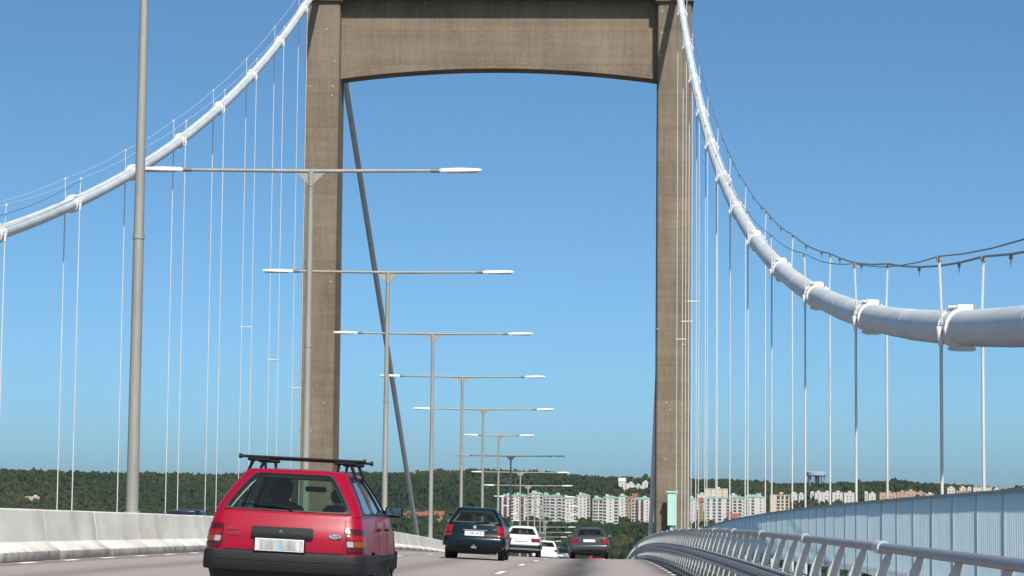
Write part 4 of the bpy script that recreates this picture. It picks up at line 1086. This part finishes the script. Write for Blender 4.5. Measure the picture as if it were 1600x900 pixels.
def at(px, Y): return (px-946)/F_PX*Y
def ztop(px, py, Y): return EYE + (784+(px-946)*.0098-py)/F_PX*Y
def block(px0, px1, ytop, Y, label, bays, group=None, wall=None, name='apartment_block', rot=0.0, depth=13, roof='mono', storey=2.8, balc=None, rmat=None):
    x0, x1 = at(px0, Y), at(px1, Y); xc = (x0+x1)/2; W = x1-x0
    zt = ztop((px0+px1)/2, ytop, Y); zb_ = float(terr(xc, Y))-1.5; H = max(zt-zb_, 4)
    b = empty(name, (xc, Y, zb_), (0, 0, rot)); tag(b, label, 'building', group)
    KEEP.append((xc, Y, max(W, depth)/2+(5 if name == 'apartment_block' else 2), 1.0 if name in ('apartment_block', 'hill_house', 'terrace_house', 'low_building') or px0 < 100 else 0.0))
    wall = wall or B_white
    MB().box((0, depth/2, H/2), (W, depth, H)).build('wall', wall, b)
    ns = max(int((H-1.0)/storey), 1); mb_w = None
    for (f0, f1, kind) in bays:
        xa, xb = -W/2+W*f0, -W/2+W*f1
        if kind == 'loggia':    # dark recessed stack of balconies with pale fronts
            mb = MB(); mb.box(((xa+xb)/2, .25, H/2+.4), (xb-xa, .6, H-2.4)); bay = mb.build('balcony_stack', B_win, b)
            mf = MB()
            for k in range(ns):
                z = 1.2+k*storey; mf.box(((xa+xb)/2, -.35, z+.45), (xb-xa+.2, .7, .95))
            tag(mf.build('balcony_fronts', balc if (balc and random.random() < .5) else wall, bay), kind='stuff')
        else:                   # rows of windows
            for k in range(ns):
                z = 1.6+k*storey
                mb = MB(); n = max(1, int((xb-xa)/3.2))
                for q in range(n): mb.box((xa+(xb-xa)*(q+.5)/n, .0, z+.75), (1.2, .16, 1.15))
                tag(mb.build('window_row', B_win, b), kind='stuff')
    rm = rmat or B_roofg
    if roof == 'mono':
        rq = random.Random(label); pk = rq.uniform(-.25, .25); ph = rq.uniform(1.0, 2.6); fl = rq.uniform(.06, .2)
        MB().prism([(-W/2-.3, -.4, H), (W/2+.3, -.4, H), (W/2+.3, -.4, H+.5), (W*(pk+fl), -.4, H+ph), (W*(pk-fl), -.4, H+ph), (-W/2-.3, -.4, H+.5)], (0, depth+.8, 0)).build('roof', rm, b)
        MB().box((W*rq.uniform(-.3, .3), depth*.5, H+ph*.6+.8), (rq.uniform(2, 4.5), 3, 2.2)).build('lift_housing', rq.choice([wall, B_pale, rm]), b)
        MB().box((W*rq.uniform(-.35, .35), 1.5, H+ph*.6+.5), (.8, .8, 2.0)).build('vent_stack', B_pale, b)
    elif roof == 'gable':
        MB().prism([(-W/2-.4, -.5, H), (-W/2-.4, depth+.5, H), (-W/2-.4, depth/2, H+depth*.32)], (W+.8, 0, 0)).build('roof', rm, b)
    else:
        MB().box((0, depth/2, H+.25), (W+.5, depth+.5, .5)).build('roof', rm, b)
        MB().box((W*.1, depth/2, H+1.2), (3, 3, 1.6)).build('stair_housing', wall, b)
    return b
LG, WN = 'loggia', 'win'
gA, gB = 'white apartment blocks with mint roofs', 'buildings on the hill at the right'
S1 = 2150
block(784, 798, 776, S1, 'narrow white apartment block at the left end of the left cluster', [(.25, .6, LG), (.7, .98, WN)], gA, balc=B_red)
block(798.5, 825, 775, S1-40, 'wide white apartment block behind the Y-topped lamp, left cluster', [(.02, .16, LG), (.22, .55, WN), (.60, .76, LG), (.82, .98, WN)], gA, balc=B_red)
block(826, 848.5, 772.5, S1+10, 'tall white apartment block with peaked mint roof, middle of left cluster', [(.02, .22, LG), (.30, .72, WN), (.80, .97, LG)], gA)
block(849, 859, 775, S1+120, 'greyish shaded apartment block set back in the left cluster', [(.08, .42, LG), (.55, .92, LG)], gA, B_pale)  # greyer than its neighbours through the wall colour alone
block(859.5, 878, 775, S1-10, 'white apartment block with two dark balcony stacks, left cluster', [(.06, .40, LG), (.50, .60, WN), (.64, .95, LG)], gA)
block(878.5, 900, 779, S1-60, 'lower white apartment block with plain front at the left cluster edge', [(.02, .2, LG), (.28, .82, WN), (.86, .99, LG)], gA)
block(900.5, 922, 775, S1+130, 'white apartment block set back at the right of the left cluster', [(.02, .10, LG), (.18, .74, WN), (.78, .96, LG)], gA)
block(926, 941.5, 780, S1, 'white apartment block with dark stacks, left of the middle cluster', [(.08, .30, LG), (.36, .52, LG), (.66, .95, LG)], gA)
block(942, 966, 778, S1-50, 'white apartment block with mint roof in the middle cluster', [(.02, .2, LG), (.28, .68, WN), (.74, .96, LG)], gA)
block(966.5, 980, 776, S1+120, 'pinkish white apartment block set back in the middle cluster', [(.1, .72, WN), (.78, .97, LG)], gA)
block(986, 1021, 780, S1, 'white apartment block directly left of the right tower leg', [(.03, .14, LG), (.18, .32, LG), (.42, .54, LG), (.62, .95, WN)], gA, balc=B_red)
block(1074, 1088, 781, S1+20, 'narrow white apartment block directly right of the right tower leg', [(.1, .7, WN), (.78, .97, LG)], gA)
block(1101, 1139, 778.5, S1, 'wide white apartment block with four dark stacks right of the tower', [(.04, .16, LG), (.30, .42, LG), (.52, .64, LG), (.86, .98, LG)], gA)
block(1142, 1162, 778, S1-30, 'white apartment block with two dark stacks between right hangers', [(.12, .34, LG), (.5, .74, LG), (.8, .96, WN)], gA)
block(1162.5, 1193, 777, S1+20, 'white apartment block at the right end of the right cluster', [(.05, .2, LG), (.32, .46, LG), (.6, .95, WN)], gA)
block(1201, 1231, 773, S1-80, 'cream slab block with brown and dark vertical stripes', [(.34, .5, LG), (.58, .7, LG), (.8, .94, LG)], None, B_cream, roof='flat', balc=B_tan, rmat=B_roofd)
block(1099.5, 1135.5, 764.5, 2420, 'cream flat-roofed block above the white blocks right of the tower', [(.22, .34, WN), (.70, .82, WN)], gB, B_cream, roof='flat', rmat=B_cream)
block(1088, 1101, 773, 2400, 'low white house beside the cream block on the hill', [(.2, .8, WN)], gB, B_white, roof='flat', rmat=B_white)
block(1137, 1150, 774, 2390, 'low white house right of the cream block on the hill', [(.2, .8, WN)], gB, B_white, roof='flat', rmat=B_white)
for i, (a, b, t, w, lab) in enumerate(((966, 977, 753, B_white, 'white gabled house on the hill, leftmost of the hilltop houses'), (978, 990, 756, B_white, 'long white house on the hill left of the tower'), (986, 1004, 759, B_pale, 'pale block on the hillside below the long white house'), (1003, 1012, 754, B_white, 'white house on the hill half behind the dark backstay'))):
    block(a, b, t, 2620+12*i, lab, [(.15, .85, WN)], gB, w, 'hill_house', roof=('gable' if i == 0 else 'flat'), rmat=B_white)
for i, (a, b, t) in enumerate(((1233, 1243, 772), (1245, 1253, 773), (1263, 1269, 771), (1270, 1281, 770), (1281.5, 1295, 770), (1297, 1313, 770), (1315, 1331, 770.5), (1347, 1352, 771), (1353, 1364, 772))):
    block(a, b, t, 2545+15*(i % 3), 'low white terrace on the right hillside, ' + ORD[i] + ' counted from the left', [(.15, .85, WN)], gB, B_white, 'terrace_house', roof='flat', rmat=B_white, storey=3)
for i, (a, b, t, w) in enumerate(((1370, 1396, 770.5, B_tan), (1397, 1412, 769.5, B_tan), (1410, 1425, 768, B_tan), (1425, 1440, 770, B_tan), (1440, 1454, 772.5, B_cream), (1474, 1486, 763, B_cream), (1493, 1503, 763, B_cream), (1505, 1512, 764, B_white), (1514, 1542, 762.5, B_cream), (1487, 1512, 768, B_tan), (1545, 1556, 765, B_white), (1590, 1606, 762.5, B_white))):
    block(a, b, t, 2540+25*(i % 4), ('tan' if w is B_tan else 'cream' if w is B_cream else 'white') + ' low building above the wind screen fence, ' + ORD[i] + ' from the left', [(.1, .9, WN)], gB, w, 'low_building', roof='flat', rmat=w, storey=3)
block(981, 988, 782, 2300, 'small ochre house between the middle cluster and the tower leg', [(.2, .8, WN)], None, B_ochre, 'house', roof='gable', rmat=B_roofr)
block(988, 996, 777.5, 2420, 'small red-roofed house behind the white block by the tower leg', [(.2, .8, WN)], None, B_tan, 'house', roof='gable', rmat=B_roofr)
block(1090, 1098, 785, 2200, 'red-roofed ochre house right of the tower leg', [(.2, .8, WN)], None, B_ochre, 'house', roof='gable', rmat=B_roofr)
block(1136, 1153, 810, 2010, 'low house with bright red roof just above the fence', [(.2, .8, WN)], None, B_tan, 'house', roof='gable', rmat=B_roofr)
block(35, 59, 776.5, 2480, 'lone cream house in the forest at the far left', [(.1, .9, WN)], None, B_cream, 'house', roof='flat', rmat=B_cream)
for i, (a, b, t, w) in enumerate(((618, 634, 809, B_cream), (636, 647, 806, B_ochre), (648, 662, 807, B_white), (664, 676, 806, B_tan), (679, 694, 806, B_tan), (700, 716, 807, B_tan), (630, 640, 814, B_white), (655, 668, 816, B_tan), (682, 692, 819, B_white))):
    block(a, b, t, 2120+25*(i % 3)-(90 if i > 5 else 0), 'red-roofed low house beyond the median barrier, ' + ORD[i] + ' of that group', [(.15, .85, WN)], 'red-roofed houses beyond the barrier', w, 'house', roof='gable', rmat=B_roofr, storey=3)

# water tower
Yw = 2780; xw = at(1272.5, Yw); zt = ztop(1272, 738, Yw); zb_ = float(terr(xw, Yw))
wt = empty('water_tower', (xw, Yw, zb_)); tag(wt, 'round water tower with wide drum on columns on the wooded hilltop', 'water tower'); Ht = zt-zb_
MB().tube([(0, 0, Ht-5), (0, 0, Ht-4.2), (0, 0, Ht-.6), (0, 0, Ht)], [10.2, 11.6, 11.8, 11.0], 32).build('drum', B_wt, wt, 40)
for k in range(9):
    a = 2*math.pi*k/9+.2; MB().box((9.6*math.cos(a), 9.6*math.sin(a), (Ht-4.8)/2), (1.3, 1.3, Ht-4.8), Matrix.Rotation(a, 3, 'Z')).build('column', B_wtb, wt)
MB().tube([(0, 0, 0), (0, 0, Ht-4.8)], 3.2, 20).build('core', B_wt, wt, 40)
# mast on the hill
xm = at(988, 2640); mz = float(terr(xm, 2640)); ms = empty('radio_mast', (xm, 2640, mz)); tag(ms, 'thin radio mast among the white hilltop houses', 'mast')
hm = ztop(988, 744, 2640)-mz
MB().tube([(0, 0, 0), (0, 0, hm)], [.35, .12], 6).build('mast_pole', M_galv, ms); MB().box((0, 0, hm*.8), (1.4, .1, .1)).build('crossarm', M_galv, ms)

# forest: one mass of crowns
def ico():
    bm = bmesh.new(); bmesh.ops.create_icosphere(bm, subdivisions=1, radius=1); V = np.array([v.co[:] for v in bm.verts]); F = np.array([[v.index for v in f.verts] for f in bm.faces]); bm.free(); return V, F
IV, IF = ico()
def proto(kind, seed, nb=7):
    r = np.random.default_rng(seed); Vs, Fs = [], []; o = 0
    if kind == 'leaf':
        for k in range(nb):
            a = r.uniform(0, 6.28); rad = r.uniform(.15, .62) if k else 0; z = r.uniform(.36, .86) if k else .62
            s = r.uniform(.26, .42) if k else .5
            if k > 4: z = r.uniform(.75, .98); rad *= .5; s = .24
            v = IV*(1+r.uniform(-.34, .34, (len(IV), 1)))*s*np.array([1, 1, .85]) + np.array([rad*np.cos(a), rad*np.sin(a), z])
            Vs.append(v); Fs.append(IF+o); o += len(v)
    else:
        n = 7
        for k in range(5):
            z0 = .12+.17*k; rr = .36*(1-k/5.6); v = []
            for q in range(n):
                a = 6.283*(q+.5*(k % 2))/n; f = r.uniform(.7, 1.25); v.append((rr*f*np.cos(a), rr*f*np.sin(a), z0+r.uniform(-.05, .05)))
            v.append((0, 0, min(z0+.34, 1.02))); v = np.array(v)
            F = np.array([[q, (q+1) % n, n] for q in range(n)])
            Vs.append(v); Fs.append(F+o); o += len(v)
    # trunk
    t = np.array([(-.03, -.03, 0), (.03, -.03, 0), (0, .04, 0), (0, 0, .6)]); Vs.append(t); Fs.append(np.array([[0, 1, 3], [1, 2, 3], [2, 0, 3]])+o)
    return np.concatenate(Vs), np.concatenate(Fs)
PL = [proto('leaf', i) for i in range(9)]; PLS = [proto('leaf', 80+i, 4) for i in range(9)]; PC = [proto('pine', 50+i) for i in range(4)]
kb = np.array(KEEP)
AV, AF, AT = [], [], []; off = 0
def scatter(ylo, yhi, sp, hlo, hhi, pine, wide=1.0, small=False):
    global off
    y = ylo
    while y < yhi:
        xa, xb = -.325*y-40, .26*y+40
        x = xa
        while x < xb:
            tx, ty = x+rng.uniform(-.45, .45)*sp, y+rng.uniform(-.45, .45)*sp
            x += sp
            d = np.hypot(kb[:, 0]-tx, kb[:, 1]-ty)
            if (d < kb[:, 2]).any(): continue
            px = 946+F_PX*tx/ty
            fr = ((kb[:, 3] > 0) & (kb[:, 1] > ty) & (kb[:, 1]-ty < 150) & (np.abs(kb[:, 0]-tx*kb[:, 1]/ty) < kb[:, 2])).any()
            h = rng.uniform(hlo, hhi)*(.78+.5*(.5+.5*np.sin(tx*.017+PH[8])*np.sin(ty*.021+PH[9]+tx*.004)))
            if fr: h = min(h, rng.uniform(4, 7))
            if rng.random() < .04 and not fr: h *= 1.25
            isp = rng.random() < pine
            pr_ = PC if isp else (PLS if small else PL); V, F = pr_[rng.integers(len(pr_))]
            s = h*(rng.uniform(.62, .80) if not isp else rng.uniform(.55, .75))*wide; a = rng.uniform(0, 6.283); c, sn = np.cos(a), np.sin(a)
            P = np.empty_like(V); P[:, 0] = (V[:, 0]*c-V[:, 1]*sn)*s+tx; P[:, 1] = (V[:, 0]*sn+V[:, 1]*c)*s+ty; P[:, 2] = V[:, 2]*h+float(terr(tx, ty))-.4
            patchy = .5+.28*np.sin(tx*.006+PH[5])*np.sin(ty*.008+PH[6])+.22*np.sin(tx*.02+ty*.013+PH[7])
            tint = float(np.clip((.10 if isp else .42)+rng.normal(0, .24)+(patchy-.5)*.75, 0, 1))
            if isp: tint *= .4
            if fr and not isp: tint = min(1, tint+.15)
            AV.append(P); AF.append(F+off); AT.append(np.full(len(V), tint)); off += len(V)
        y += sp
scatter(900, 1500, 12, 7, 12, .15, 1.0)
scatter(1500, 2230, 11, 5, 9, .18, 1.0)
scatter(2230, 2860, 6.6, 5.5, 9.5, .35, .9, small=True)
V = np.concatenate(AV); F = np.concatenate(AF); Tn = np.concatenate(AT)
me = bpy.data.meshes.new('forest'); me.vertices.add(len(V)); me.vertices.foreach_set('co', V.ravel())
me.loops.add(F.size); me.loops.foreach_set('vertex_index', F.ravel().astype(np.int32)); me.polygons.add(len(F))
me.polygons.foreach_set('loop_start', np.arange(0, F.size, 3, dtype=np.int32)); me.polygons.foreach_set('loop_total', np.full(len(F), 3, dtype=np.int32))
at_ = me.attributes.new('tint', 'FLOAT', 'POINT'); at_.data.foreach_set('value', Tn.astype(np.float32))
me.materials.append(M_forest); me.update(); me.validate()
fo_ = place('forest', me); tag(fo_, 'dense mixed green wood covering the hills behind the bridge', None, None, 'stuff')
print('trees', len(AV), 'tris', len(F))

# ------------------------------------------------------------------ thin summer haze in the air
hz = MB(); hz.box((0, 2150, 2.0), (12800, 10800, 122.0)); ho = hz.build('haze', None)
hm_ = bpy.data.materials.new('haze_air'); hm_.use_nodes = True; nn, ll = nodes(hm_); nn.clear()
oo = N(hm_, 'ShaderNodeOutputMaterial'); pv = N(hm_, 'ShaderNodeVolumePrincipled'); pv.inputs['Color'].default_value = (.80, .88, 1.0, 1); pv.inputs['Density'].default_value = HAZE; pv.inputs['Anisotropy'].default_value = .0
ll.new(pv.outputs[0], oo.inputs['Volume']); ho.data.materials.clear(); ho.data.materials.append(hm_); tag(ho, kind='stuff')
